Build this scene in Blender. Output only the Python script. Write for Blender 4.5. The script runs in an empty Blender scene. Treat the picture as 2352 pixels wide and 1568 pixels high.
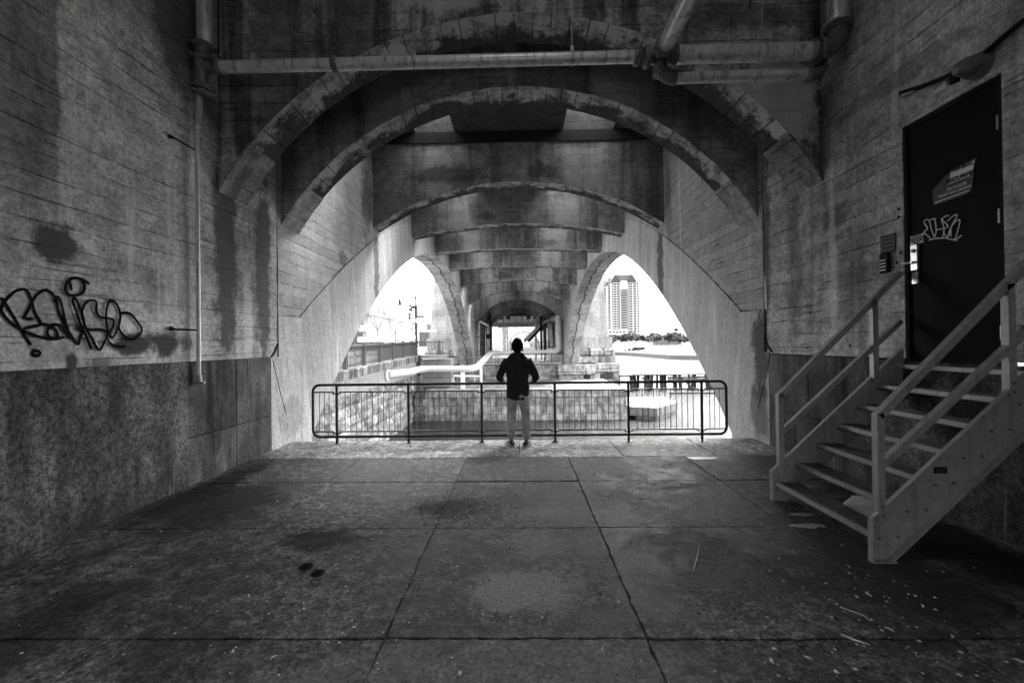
import bpy, bmesh, math, random
from mathutils import Vector, Matrix, noise
random.seed(7)
PI = math.pi
rad = math.radians
sc = bpy.context.scene
C = sc.collection

# ------------------------------------------------------------------ camera
EYE = Vector((0, 0, 1.7))
ROT = Matrix.Rotation(rad(.94), 3, 'Z') @ Matrix.Rotation(rad(90.35), 3, 'X') @ Matrix.Rotation(rad(-.65), 3, 'Z')
cam = bpy.data.objects.new('camera', bpy.data.cameras.new('camera'))
C.objects.link(cam)
cam.matrix_world = Matrix.Translation(EYE) @ ROT.to_4x4()
cam.data.lens = 15
cam.data.sensor_width = 36
cam.data.clip_start = .05
cam.data.clip_end = 6000
sc.camera = cam

# ------------------------------------------------------------------ light: overcast daylight, black and white
SUN_EL, SUN_AZ = 52, 35            # azimuth from +Y towards +X
w = bpy.data.worlds.new('World')
sc.world = w
w.use_nodes = True
nt = w.node_tree
bg = nt.nodes['Background']
sky = nt.nodes.new('ShaderNodeTexSky')
sky.sky_type = 'NISHITA'
sky.sun_disc = False
sky.sun_elevation = rad(SUN_EL)
sky.sun_rotation = rad(SUN_AZ)
sky.dust_density = 4
sky.ozone_density = .5
bw = nt.nodes.new('ShaderNodeRGBToBW')
nt.links.new(sky.outputs[0], bw.inputs[0])
# thin cloud cover: soft grey-white layers
tc = nt.nodes.new('ShaderNodeTexCoord')
mp = nt.nodes.new('ShaderNodeMapping')
mp.inputs['Scale'].default_value = (1.5, 1.5, 7)
nz = nt.nodes.new('ShaderNodeTexNoise')
nz.inputs['Scale'].default_value = 2.2
nz.inputs['Detail'].default_value = 5
mr = nt.nodes.new('ShaderNodeMapRange')
mr.inputs['From Min'].default_value = .35
mr.inputs['From Max'].default_value = .65
mr.inputs['To Min'].default_value = .82
mr.inputs['To Max'].default_value = 1.15
nt.links.new(tc.outputs['Generated'], mp.inputs[0])
nt.links.new(mp.outputs[0], nz.inputs['Vector'])
nt.links.new(nz.outputs[0], mr.inputs[0])
ml = nt.nodes.new('ShaderNodeMath')
ml.operation = 'MULTIPLY'
nt.links.new(bw.outputs[0], ml.inputs[0])
nt.links.new(mr.outputs[0], ml.inputs[1])
nt.links.new(ml.outputs[0], bg.inputs['Color'])
bg.inputs['Strength'].default_value = .13
sun = bpy.data.objects.new('sun', bpy.data.lights.new('sun', 'SUN'))
C.objects.link(sun)
sun.data.energy = .55
sun.data.angle = rad(14)
a, e = rad(SUN_AZ), rad(SUN_EL)
sun.rotation_euler = Vector((math.sin(a) * math.cos(e), math.cos(a) * math.cos(e), math.sin(e))).to_track_quat('Z', 'Y').to_euler()
sc.view_settings.view_transform = 'Standard'
sc.view_settings.look = 'None'
sc.view_settings.exposure = 4.4
sc.view_settings.gamma = 1
sc.view_settings.use_curve_mapping = False
sc.cycles.max_bounces = 10
sc.cycles.diffuse_bounces = 7
sc.cycles.glossy_bounces = 3
sc.cycles.sample_clamp_indirect = 6
sc.cycles.use_denoising = True

# ------------------------------------------------------------------ helpers
def at(px, py, x=None, y=None, z=None):
    """surveyed bearing (in a 2352 px wide frame) met with a known plane of the place -> true position"""
    d = ROT @ Vector(((px - 1176) / 980, -(py - 784) / 980, -1))
    t = (x - EYE.x) / d.x if x is not None else (y - EYE.y) / d.y if y is not None else (z - EYE.z) / d.z
    return EYE + d * t

class MB:
    def __init__(s):
        s.v, s.f, s.uv, s.mi, s.sm = [], [], [], [], []
    def add(s, vs, fs, mi=0, smooth=False, uvs=None):
        o = len(s.v)
        s.v += [tuple(p) for p in vs]
        for k, f in enumerate(fs):
            s.f.append([i + o for i in f]); s.mi.append(mi); s.sm.append(smooth)
            s.uv.append([uvs[i] for i in f] if uvs else [(0, 0)] * len(f))
        return s
    def box(s, x0, x1, y0, y1, z0, z1, mi=0, M=None):
        vs = [Vector((x, y, z)) for z in (z0, z1) for x, y in ((x0, y0), (x1, y0), (x1, y1), (x0, y1))]
        if M: vs = [M @ v for v in vs]
        return s.add(vs, [(0, 3, 2, 1), (4, 5, 6, 7), (0, 1, 5, 4), (1, 2, 6, 5), (2, 3, 7, 6), (3, 0, 4, 7)], mi)
    def tube(s, pts, r, n=10, caps=True, mi=0, closed=False, squash=None):
        pts = [Vector(p) for p in pts]
        rs = r if isinstance(r, (list, tuple)) else [r] * len(pts)
        vs, m = [], len(pts)
        up = None
        for i, p in enumerate(pts):
            if closed: d = pts[(i + 1) % m] - pts[i - 1]
            else: d = pts[min(i + 1, m - 1)] - pts[max(i - 1, 0)]
            d.normalize()
            if up is None:
                up = Vector((0, 0, 1)) if abs(d.z) < .9 else Vector((0, 1, 0))
            a_ = d.cross(up)
            if a_.length < 1e-4: a_ = d.orthogonal()
            a_.normalize(); b_ = a_.cross(d).normalized(); up = b_
            for k in range(n):
                t = 2 * PI * k / n
                vs.append(p + (a_ * math.cos(t) + b_ * math.sin(t)) * rs[i])
        fs = []
        for i in range(m if closed else m - 1):
            j = (i + 1) % m
            for k in range(n):
                l = (k + 1) % n
                fs.append((i * n + k, i * n + l, j * n + l, j * n + k))
        s.add(vs, fs, mi, n > 5)
        if caps and not closed:
            s.add(vs[:n], [tuple(range(n - 1, -1, -1))], mi)
            s.add(vs[-n:], [tuple(range(n))], mi)
        return s
    def beam(s, a_, b_, w_, h_, mi=0, up=(0, 0, 1)):
        a_, b_ = Vector(a_), Vector(b_)
        d = (b_ - a_).normalized()
        side = d.cross(Vector(up)).normalized(); u = side.cross(d).normalized()
        vs = [p + side * sx * w_ / 2 + u * sz * h_ / 2 for p in (a_, b_) for sx, sz in ((-1, -1), (1, -1), (1, 1), (-1, 1))]
        return s.add(vs, [(0, 1, 2, 3), (4, 7, 6, 5), (0, 4, 5, 1), (1, 5, 6, 2), (2, 6, 7, 3), (3, 7, 4, 0)], mi)
    def prism(s, poly, axis, a0, a1, mi=0):
        """poly of 2-tuples in the two other axes (cyclic order), extruded along axis"""
        def P(p, t):
            return (t, p[0], p[1]) if axis == 'x' else (p[0], t, p[1]) if axis == 'y' else (p[0], p[1], t)
        n = len(poly)
        vs = [P(p, a0) for p in poly] + [P(p, a1) for p in poly]
        fs = [tuple(range(n)), tuple(range(2 * n - 1, n - 1, -1))] + [(i, i + n, (i + 1) % n + n, (i + 1) % n) for i in range(n)]
        return s.add(vs, fs, mi)
    def mesh(s, name, mats):
        me = bpy.data.meshes.new(name)
        me.from_pydata(s.v, [], s.f)
        for m in (mats if isinstance(mats, (list, tuple)) else [mats]): me.materials.append(m)
        me.polygons.foreach_set('material_index', s.mi)
        me.polygons.foreach_set('use_smooth', s.sm)
        uvl = me.uv_layers.new(name='UVMap')
        flat = [c for f in s.uv for p in f for c in p]
        uvl.data.foreach_set('uv', flat)
        bm = bmesh.new(); bm.from_mesh(me)
        bmesh.ops.recalc_face_normals(bm, faces=bm.faces)
        bm.to_mesh(me); bm.free()
        me.update()
        return me

def link(name, me, parent=None, kind=None, label=None, loc=None):
    o = bpy.data.objects.new(name, me)
    C.objects.link(o)
    if loc is not None: o.location = loc
    if parent is not None:
        o.parent = parent
        o.matrix_parent_inverse = Matrix.Translation(-parent.location)
    if kind: o['kind'] = kind
    if label: o['label'] = label
    return o
def part(name, mb, mat, parent=None, kind=None, label=None):
    return link(name, mb.mesh(name, mat), parent, kind, label)
def thing(name, loc, label, cat, group=None):
    o = bpy.data.objects.new(name, None); C.objects.link(o)
    o.empty_display_size = .1
    o.location = loc
    o['label'] = label; o['category'] = cat; o['kind'] = 'thing'
    if group: o['group'] = group
    return o
def tag(o, label, cat, group=None):
    o['label'] = label; o['category'] = cat; o['kind'] = 'thing'
    if group: o['group'] = group
    return o
def solo(name, mb, mat, label, cat, group=None):
    return tag(part(name, mb, mat), label, cat, group)
def bevel_mesh(me, wd, seg=1):
    bm = bmesh.new(); bm.from_mesh(me)
    bmesh.ops.remove_doubles(bm, verts=bm.verts, dist=1e-5)
    bmesh.ops.bevel(bm, geom=list(bm.edges), offset=wd, segments=seg, affect='EDGES', profile=.5)
    bm.to_mesh(me); bm.free(); return me
def text(body, size, mat, parent, M, ext=.0015, align='CENTER', name='lettering'):
    cu = bpy.data.curves.new(name, 'FONT')
    cu.body = body; cu.size = size; cu.extrude = ext; cu.align_x = align; cu.align_y = 'CENTER'
    cu.materials.append(mat)
    tmp = bpy.data.objects.new('tmp_text', cu); C.objects.link(tmp)
    dg = bpy.context.evaluated_depsgraph_get()
    me = bpy.data.meshes.new_from_object(tmp.evaluated_get(dg))
    me.transform(M)
    bpy.data.objects.remove(tmp)
    me.materials.clear(); me.materials.append(mat)
    return link(name, me, parent)

# ------------------------------------------------------------------ materials (the place is recorded in grey tones)
class G:
    def __init__(s, name):
        s.mat = bpy.data.materials.new(name); s.mat.use_nodes = True
        s.t = s.mat.node_tree; s.b = s.t.nodes['Principled BSDF']
        s.P = s.t.nodes.new('ShaderNodeNewGeometry').outputs['Position']
        sp = s.t.nodes.new('ShaderNodeSeparateXYZ'); s.t.links.new(s.P, sp.inputs[0])
        s.x, s.y, s.z = sp.outputs
    def put(s, sock, v):
        if hasattr(v, 'is_output'): s.t.links.new(v, sock)
        else: sock.default_value = v
    def m(s, op, a_, b_=0., c_=0.):
        n = s.t.nodes.new('ShaderNodeMath'); n.operation = op
        s.put(n.inputs[0], a_); s.put(n.inputs[1], b_)
        if op in ('MULTIPLY_ADD', 'WRAP', 'COMPARE'): s.put(n.inputs[2], c_)
        return n.outputs[0]
    def vec(s, sx=1, sy=1, sz=1, src=None, off=(0, 0, 0)):
        n = s.t.nodes.new('ShaderNodeMapping')
        s.t.links.new(src or s.P, n.inputs[0]); n.inputs['Scale'].default_value = (sx, sy, sz)
        n.inputs['Location'].default_value = off
        return n.outputs[0]
    def noise(s, scale, detail=4, rough=.6, v=None, dist=0):
        n = s.t.nodes.new('ShaderNodeTexNoise'); s.t.links.new(v or s.P, n.inputs['Vector'])
        n.inputs['Scale'].default_value = scale; n.inputs['Detail'].default_value = detail
        n.inputs['Roughness'].default_value = rough; n.inputs['Distortion'].default_value = dist
        return n.outputs[0]
    def vor(s, scale, v=None, feat='F1'):
        n = s.t.nodes.new('ShaderNodeTexVoronoi'); s.t.links.new(v or s.P, n.inputs['Vector'])
        n.feature = feat; n.inputs['Scale'].default_value = scale
        return n.outputs[0]
    def rng(s, v, a0, a1, b0=0., b1=1.):
        n = s.t.nodes.new('ShaderNodeMapRange'); n.interpolation_type = 'SMOOTHSTEP'
        s.put(n.inputs[0], v)
        for i, q in zip((1, 2, 3, 4), (a0, a1, b0, b1)): s.put(n.inputs[i], q)
        return n.outputs[0]
    def white(s, v):
        n = s.t.nodes.new('ShaderNodeTexWhiteNoise'); n.noise_dimensions = '1D'
        s.put(n.inputs['W'], v); return n.outputs[0]
    def rand(s):
        return s.t.nodes.new('ShaderNodeObjectInfo').outputs['Random']
    def uv(s):
        n = s.t.nodes.new('ShaderNodeUVMap'); sp = s.t.nodes.new('ShaderNodeSeparateXYZ')
        s.t.links.new(n.outputs[0], sp.inputs[0]); s.UV = n.outputs[0]
        return sp.outputs[0], sp.outputs[1]
    def blob(s, c, r, edge=.65, soft=.5):
        a_ = s.t.nodes.new('ShaderNodeVectorMath'); a_.operation = 'SUBTRACT'; s.t.links.new(s.P, a_.inputs[0]); a_.inputs[1].default_value = c
        b_ = s.t.nodes.new('ShaderNodeVectorMath'); b_.operation = 'DIVIDE'; s.t.links.new(a_.outputs[0], b_.inputs[0]); b_.inputs[1].default_value = r
        c_ = s.t.nodes.new('ShaderNodeVectorMath'); c_.operation = 'LENGTH'; s.t.links.new(b_.outputs[0], c_.inputs[0])
        if not hasattr(s, '_bn'): s._bn = s.m('SUBTRACT', s.noise(3.5, 6, .7), .5)
        d = s.m('MULTIPLY_ADD', s._bn, edge * 3, c_.outputs['Value'])
        return s.rng(d, 1.0, 1 - soft, 0, 1)
    def mixv(s, a_, b_, f):
        return s.m('ADD', a_, s.m('MULTIPLY', s.m('SUBTRACT', b_, a_), f))
    def done(s, v, rough=.85, bump=None, bstr=.3, bdist=.01, metal=0, spec=.35):
        s.put(s.b.inputs['Base Color'], v if hasattr(v, 'is_output') else (v, v, v, 1))
        s.put(s.b.inputs['Roughness'], rough)
        s.put(s.b.inputs['Metallic'], metal)
        s.b.inputs['Specular IOR Level'].default_value = spec
        if bump is not None:
            n = s.t.nodes.new('ShaderNodeBump'); n.inputs['Strength'].default_value = bstr; n.inputs['Distance'].default_value = bdist
            s.put(n.inputs['Height'], bump); s.t.links.new(n.outputs[0], s.b.inputs['Normal'])
        return s.mat

def concrete(name, base=.27, board=None, bdir='z', streak=.45, streak_lo=.5, blobs=(), speck=.5, var=1., rough=.88, soffit=False, crackx=None, vboard=False, joint=None, edge_shade=None, wash_light=False):
    g = G(name)
    n1 = g.noise(.55, 5, .6); n2 = g.noise(4, 7, .65); n3 = g.noise(45, 4, .7)
    v = g.rng(n1, .3, .7, 1 - .42 * var, 1 + .32 * var)
    v = g.m('MULTIPLY', v, g.rng(n2, .3, .7, 1 - .3 * var, 1 + .22 * var))
    v = g.m('MULTIPLY', v, g.rng(n3, .3, .7, .7, 1.28))
    n4 = g.noise(17, 6, .75)
    v = g.m('MULTIPLY', v, g.rng(n4, .36, .62, 1 - .28 * var, 1 + .16 * var))
    v = g.m('MULTIPLY', v, base)
    h = g.m('MULTIPLY_ADD', n3, .25, g.m('MULTIPLY', n2, .5))
    if board:
        wob = g.m('MULTIPLY', g.m('SUBTRACT', g.noise(.8, 2), .5), .25)
        src = g.z if bdir == 'z' else g.uv()[0] if bdir == 'u' else g.m('ADD', g.y, g.m('MULTIPLY', g.z, .18))
        zz = g.m('ADD', g.m('DIVIDE', src, board), wob)
        idx = g.m('FLOOR', zz); fr = g.m('FRACT', zz)
        edge = g.m('MINIMUM', fr, g.m('SUBTRACT', 1, fr))
        ln = g.rng(edge, .0, g.rng(g.noise(2.2, 5, .7), .35, .65, .015, .085 if board < .4 else .03), 1, 0)
        brk = g.rng(g.noise(1.6, 5, .7, g.vec(1, 1, 4)), .4, .6, .08, 1)
        tone = g.m('MULTIPLY_ADD', g.white(idx), .22, .89)
        v = g.m('MULTIPLY', v, tone)
        v = g.m('MULTIPLY', v, g.m('SUBTRACT', 1, g.m('MULTIPLY', g.m('MULTIPLY', ln, brk), .62)))
        h = g.m('SUBTRACT', g.m('ADD', h, g.m('MULTIPLY', g.white(g.m('ADD', idx, 31.7)), .25)), g.m('MULTIPLY', g.m('MULTIPLY', ln, brk), 1.1))
        if bdir == 'z':   # torn fins and seams that run along the boards
            se = g.m('MULTIPLY', g.rng(g.noise(2.4, 6, .7, g.vec(.5, .5, 8)), .57, .68), g.rng(g.noise(1.1, 4, .6, g.vec(1, 1, 1, off=(2, 2, 2))), .42, .62))
            v = g.m('MULTIPLY', v, g.m('SUBTRACT', 1, g.m('MULTIPLY', se, .8)))
            h = g.m('SUBTRACT', h, g.m('MULTIPLY', se, .8))
        # grain of the boards
        gr = g.noise(7, 5, .7, g.vec(1, 1, 9) if bdir == 'z' else g.vec(6, 6, 1))
        h = g.m('ADD', h, g.m('MULTIPLY', gr, .5))
        v = g.m('MULTIPLY', v, g.m('MULTIPLY_ADD', g.m('SUBTRACT', gr, .5), .5, 1))
    if joint:
        fy = g.m('FRACT', g.m('DIVIDE', g.y, joint))
        v = g.m('MULTIPLY', v, g.rng(fy, .0, .006, .45, 1))
    if streak:
        s1 = g.noise(1, 5, .6, g.vec(2.2, 2.2, .13)); s2 = g.noise(1, 6, .65, g.vec(9, 9, .5))
        mk = g.m('MULTIPLY', g.rng(s1, streak_lo, streak_lo + .13), g.m('MULTIPLY_ADD', s2, .9, .45))
        v = g.m('MULTIPLY', v, g.m('SUBTRACT', 1, g.m('MULTIPLY', mk, streak)))
        lt = g.rng(g.noise(1, 5, .6, g.vec(3.1, 3.1, .2, off=(7, 3, 1))), .6, .75, 0, .5)
        v = g.mixv(v, base * 1.8, lt)
    if wash_light:
        # pale lime runs plus skylight painted below the deck slots, darker between
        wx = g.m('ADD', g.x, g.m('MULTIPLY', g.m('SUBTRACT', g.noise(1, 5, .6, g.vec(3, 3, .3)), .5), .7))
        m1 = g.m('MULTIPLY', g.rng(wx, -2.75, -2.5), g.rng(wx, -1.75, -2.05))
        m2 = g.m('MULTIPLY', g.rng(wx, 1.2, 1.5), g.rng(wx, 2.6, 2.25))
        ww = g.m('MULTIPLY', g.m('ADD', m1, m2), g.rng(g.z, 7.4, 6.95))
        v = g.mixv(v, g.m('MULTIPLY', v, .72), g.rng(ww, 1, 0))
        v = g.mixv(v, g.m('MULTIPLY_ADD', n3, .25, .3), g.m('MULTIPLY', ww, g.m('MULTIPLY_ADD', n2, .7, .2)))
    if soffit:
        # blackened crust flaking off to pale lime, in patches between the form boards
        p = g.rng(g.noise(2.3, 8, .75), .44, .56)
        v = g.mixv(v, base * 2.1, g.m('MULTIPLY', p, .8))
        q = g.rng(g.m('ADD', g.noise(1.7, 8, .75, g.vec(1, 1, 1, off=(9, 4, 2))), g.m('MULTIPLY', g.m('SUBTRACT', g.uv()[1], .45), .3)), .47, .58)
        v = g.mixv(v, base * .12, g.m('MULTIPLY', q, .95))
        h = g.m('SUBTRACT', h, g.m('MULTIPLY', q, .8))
    if crackx:
        ax = g.m('ABSOLUTE', g.x)
        cr = g.m('ADD', g.m('SUBTRACT', ax, crackx), g.m('MULTIPLY', g.m('SUBTRACT', g.noise(1.1, 7, .75, g.vec(.2, 1, 1)), .5), .9))
        v = g.mixv(v, .03, g.rng(g.m('ABSOLUTE', cr), .015, .07, .95, 0))
        side = g.rng(cr, -.05, .05)
        v = g.mixv(v, g.m('MULTIPLY', v, g.m('MULTIPLY_ADD', g.noise(5, 6, .75), .9, .35)), g.m('SUBTRACT', 1, side))
        h = g.m('ADD', h, g.m('MULTIPLY', side, 3))
    if soffit:
        v = g.m('MULTIPLY', v, g.m('SUBTRACT', 1, g.m('MULTIPLY', ln, .75)))
    if speck:
        sp_ = g.m('MULTIPLY', g.rng(g.vor(9), .035, .06, 1, 0), g.rng(g.noise(.9, 3), .5, .6))
        v = g.mixv(v, .62, g.m('MULTIPLY', sp_, speck))
        pit = g.m('MULTIPLY', g.rng(g.vor(14, g.vec(1, 1, 1, off=(3, 5, 8))), .05, .09, 1, 0), g.rng(g.noise(2.1, 3), .5, .6))
        v = g.m('MULTIPLY', v, g.m('SUBTRACT', 1, g.m('MULTIPLY', pit, .6)))
        h = g.m('SUBTRACT', h, pit)
    for c_, r_, s_ in blobs:
        mk = g.blob(c_, r_)
        v = g.mixv(v, base * .12, g.m('MULTIPLY', mk, s_)) if s_ > 0 else g.mixv(v, base * 1.9, g.m('MULTIPLY', mk, -s_))
    if edge_shade:  # painted shade: darkens the near upper end of the wall
        py_, pz_, k_ = edge_shade
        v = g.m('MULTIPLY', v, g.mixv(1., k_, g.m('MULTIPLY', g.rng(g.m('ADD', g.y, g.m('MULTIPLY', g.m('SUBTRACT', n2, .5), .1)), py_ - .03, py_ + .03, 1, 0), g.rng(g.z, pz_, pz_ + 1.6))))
    return g.done(v, rough, h, .7, .018)

def rough_stone(name, lo=.05, hi=.3, scale=16, streak=.5, perobj=True, bs=.8):
    g = G(name)
    n = g.noise(scale, 8, .78); n2 = g.noise(scale * 4, 3, .7); n1 = g.noise(1.1, 5, .6)
    f = g.rng(g.m('MULTIPLY_ADD', n2, .35, n), .5, .85)
    v = g.m('MULTIPLY_ADD', f, hi - lo, lo)
    v = g.m('MULTIPLY', v, g.m('MULTIPLY_ADD', n1, 1.3, .35))
    v = g.m('MULTIPLY', v, g.rng(g.noise(2.6, 5, .65, g.vec(1, 1, .6, off=(1, 7, 3))), .36, .64, .5, 1.3))
    if not perobj: v = g.m('MULTIPLY', v, g.rng(g.m('ADD', g.z, g.m('MULTIPLY', n1, .5)), .15, .75, .45, 1))
    if perobj: v = g.m('MULTIPLY', v, g.m('MULTIPLY_ADD', g.rand(), .6, .7))
    s1 = g.rng(g.noise(1, 6, .65, g.vec(4, 4, .35)), .47, .66)
    v = g.m('MULTIPLY', v, g.m('SUBTRACT', 1, g.m('MULTIPLY', s1, streak)))
    s2 = g.rng(g.noise(1, 6, .65, g.vec(5, 5, .4, off=(4, 9, 2))), .6, .72, 0, .6)
    v = g.mixv(v, hi * 1.5, s2)
    return g.done(v, .85, g.m('ADD', n, g.m('MULTIPLY', n2, .4)), bs, .02)

def plain(name, v, rough=.6, metal=0, nv=.25, sc_=12, bump=.15, spec=.4, streak=0):
    g = G(name)
    n = g.noise(sc_, 6, .7); n2 = g.noise(sc_ * 6, 3, .6)
    c = g.m('MULTIPLY', g.m('MULTIPLY_ADD', g.m('SUBTRACT', n, .5), nv * 4, 1), v)
    c = g.m('MULTIPLY', c, g.m('MULTIPLY_ADD', g.m('SUBTRACT', n2, .5), nv * 1.6, 1))
    if streak:
        c = g.m('MULTIPLY', c, g.m('SUBTRACT', 1, g.m('MULTIPLY', g.rng(g.noise(1, 6, .7, g.vec(14, 14, 1.5)), .5, .62), streak)))
    return g.done(c, g.m('MULTIPLY_ADD', n, .3, rough - .15), n2, bump, .004, metal, spec)

L_, R_ = -4.1, 4.1
pL = lambda px, py: tuple(at(px, py, x=L_))
pR = lambda px, py: tuple(at(px, py, x=R_))
M_wallL = concrete('board_concrete_left', .45, .2, var=.9, streak=.25, streak_lo=.56, speck=.9, edge_shade=(3.74, 2.2, .42), blobs=[
    ((L_, 3.72, 2.62), (.4, .26, .22), .95), ((L_, 4.9, 1.76), (.4, .36, .2), 1.), ((L_, 4.5, 1.74), (.4, .3, .13), 1.),
    ((L_, 4.1, 1.56), (.4, .2, .1), .7), ((L_, 3.84, 1.55), (.4, .07, .12), 1.),
    ((L_, 5.92, 3.2), (.5, .3, 2.5), .9), ((L_, 6.78, 3.1), (.5, .26, 2.4), .88), ((L_, 6.4, 2.2), (.3, .15, 1.), -.3),
    ((L_, 5.1, 6.2), (.5, .6, 1.7), .75)])
M_wallR = concrete('board_concrete_right', .42, .2, var=1., streak=.4, streak_lo=.53, speck=.3, blobs=[
    ((R_, 5.55, 3.3), (.4, .3, .22), .75), ((R_, 5.3, 2.4), (.4, .3, .9), .35), ((R_, 6.4, 2.8), (.4, .22, 1.5), .55),
    ((R_, 7.15, 3.3), (.5, .2, 1.9), .75), ((R_, 4.6, 4.5), (.3, 1.1, .12), .5), ((R_, 5.62, 2.6), (.3, .08, 1.6), -.35)])
M_ring = concrete('arch_ring_concrete', .45, .22, 'y', var=.3, streak=.3, streak_lo=.56, speck=.25, blobs=[
    ((L_, 12.2, 3.9), (.5, .28, 1.6), .85), ((R_, 12.3, 3.9), (.5, .3, 1.8), .85), ((L_, 7.6, .4), (.5, .45, .5), .35),
    ((R_, 7.3, 1.5), (.5, .3, 1.0), .9), ((R_, 7.35, .5), (.5, .35, .6), .7)])
M_spandrel = concrete('spandrel_concrete', .4, .2, var=.5, streak=.3, streak_lo=.57, speck=.3, blobs=[
    ((L_, 9.95, 3.75), (.3, .3, .22), .55), ((L_, 11.5, 5.6), (.4, .5, 1.2), .65), ((R_, 11.6, 5.4), (.4, .3, 1.2), .5)])
M_ring_soffit = concrete('ring_soffit_concrete', .4, .3, 'u', streak=.1, speck=.2, crackx=4.62)
M_archface = concrete('cross_arch_face_concrete', .45, .2, streak=.5, streak_lo=.5, speck=.35, wash_light=True, blobs=[((-2.0, 12, 6.5), (1.25, .5, .33), .75), ((.75, 12, 6.55), (.6, .5, .3), .7), ((-1.2, 16.35, 6.6), (.5, .3, .2), .6), ((1.5, 20.75, 6.6), (.7, .3, .2), .5), ((-1, 29.8, 6.5), (.8, .3, .3), .6), ((2.4, 34.3, 5.7), (.9, .3, .7), .7)])
M_arch1 = concrete('front_arch_face_concrete', .4, .24, streak=.8, streak_lo=.45, speck=.9, var=1.3, blobs=[
    ((-2.2, 5.8, 6.1), (.5, 1, 1.2), .6), ((-1., 5.8, 6.5), (.9, 1, .35), -.5), ((2.9, 5.8, 6.1), (1.2, 1, .25), .6), ((3.5, 5.8, 4.9), (.75, 1, .8), -.6), ((-3.3, 5.8, 5.6), (.45, 1, 1.8), .6), ((-1.2, 5.8, 6.9), (1.6, 1, .5), -.45)])
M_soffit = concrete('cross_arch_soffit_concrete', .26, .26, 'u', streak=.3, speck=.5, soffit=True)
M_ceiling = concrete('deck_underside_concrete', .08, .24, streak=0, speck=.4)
M_pierc = concrete('pier_concrete', .3, 1.1, streak=.25, speck=.2, var=.6)
M_bankwall = concrete('smooth_retaining_concrete', .3, None, streak=.25, streak_lo=.56, speck=.2, var=.4)
M_coping = concrete('stained_coping_concrete', .3, None, streak=.75, streak_lo=.42, speck=.2)
M_plinthrough = rough_stone('rough_pebbled_plinth', .02, .25, 21, .55, False, 1.2)
M_plinthstone = rough_stone('dark_granite_plinth', .04, .16, 34, .85)
M_granite = rough_stone('pale_granite_block', .14, .36, 22, .35)
M_quay = rough_stone('quay_ashlar', .12, .32, 5, .4, True, 1.)
M_joint = plain('dark_mortar', .045, .95, 0, .25, 12, .15, .05)
M_rail = plain('black_railing_paint', .018, .45, 0, .2, 20, .2, .4)
M_picket = plain('grey_picket_paint', .09, .45, .3, .2)
M_galv = plain('galvanised_steel', .33, .5, .35, .24, 16, .25, .5, .22)
M_galvdark = plain('dull_galvanised_grating', .12, .6, .3, .35, 14, .3)
M_pipe = plain('aged_zinc_pipe', .62, .38, .25, .3, 5, .1, .5, .5)
M_fitting = plain('cast_fitting', .15, .55, .4, .4, 16, .3)
M_iron = plain('black_iron', .012, .7, .1, .25, 12, .15, .1)
M_whitepipe = plain('white_insulated_pipe', .6, .45, 0, .05, 4, .05)
M_whitepaint = plain('white_paint', .75, .5, 0, .08)
M_door = plain('black_door_paint', .006, .7, 0, .5, 6, .2, .1)
M_frame = plain('dark_door_frame', .012, .7, 0, .4, 12, .15, .1)
M_chrome = plain('worn_chrome', .6, .3, .8, .15)
M_signwhite = plain('sign_white', .6, .5, 0, .15)
M_signgrey = plain('sign_grey', .05, .6, 0, .3)
M_signmid = plain('sign_mid_grey', .33, .6, 0, .1)
M_ink = plain('sign_black', .008, .8, 0, .2, 12, .1, .05)
M_spray = plain('black_spray_paint', .006, .85, 0, .5, 14, .15, .05)
M_chalk = plain('pale_marker_paint', .6, .7, 0, .4, 14)
M_timber = rough_stone('wet_timber', .012, .08, 9, .6)
M_bldg = plain('grey_building_cladding', .045, .8, 0, .05, .3)
M_bldg2 = plain('pale_building_cladding', .1, .8, 0, .06, .3)
M_towerw = plain('tower_wall', .5, .8, 0, .04, .1)
M_glass = plain('dark_window', .025, .25, 0, .2, .4, .02)
M_balc = plain('balcony_grey', .07, .7)
M_roofg = plain('dark_gable_cladding', .04, .7)
M_bark = plain('grey_bark', .16, .9)
M_grass = plain('mown_grass', .04, .95, 0, .3, .5)
M_bag = plain('white_plastic_bag', .75, .4, 0, .05, 6, .4)
M_steel = plain('sooty_steel', .05, .6, .3, .4, 4)
M_street = plain('pale_street_paving', .2, .9, 0, .15, 2)
def leafmat(name, v):
    g = G(name); return g.done(g.m('MULTIPLY', g.m('MULTIPLY_ADD', g.noise(.6, 3), 1.4, .3), v), .8)
M_leaf = leafmat('grey_green_leaf', .05)
M_leaf2 = leafmat('pale_leaf', .22)

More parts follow.
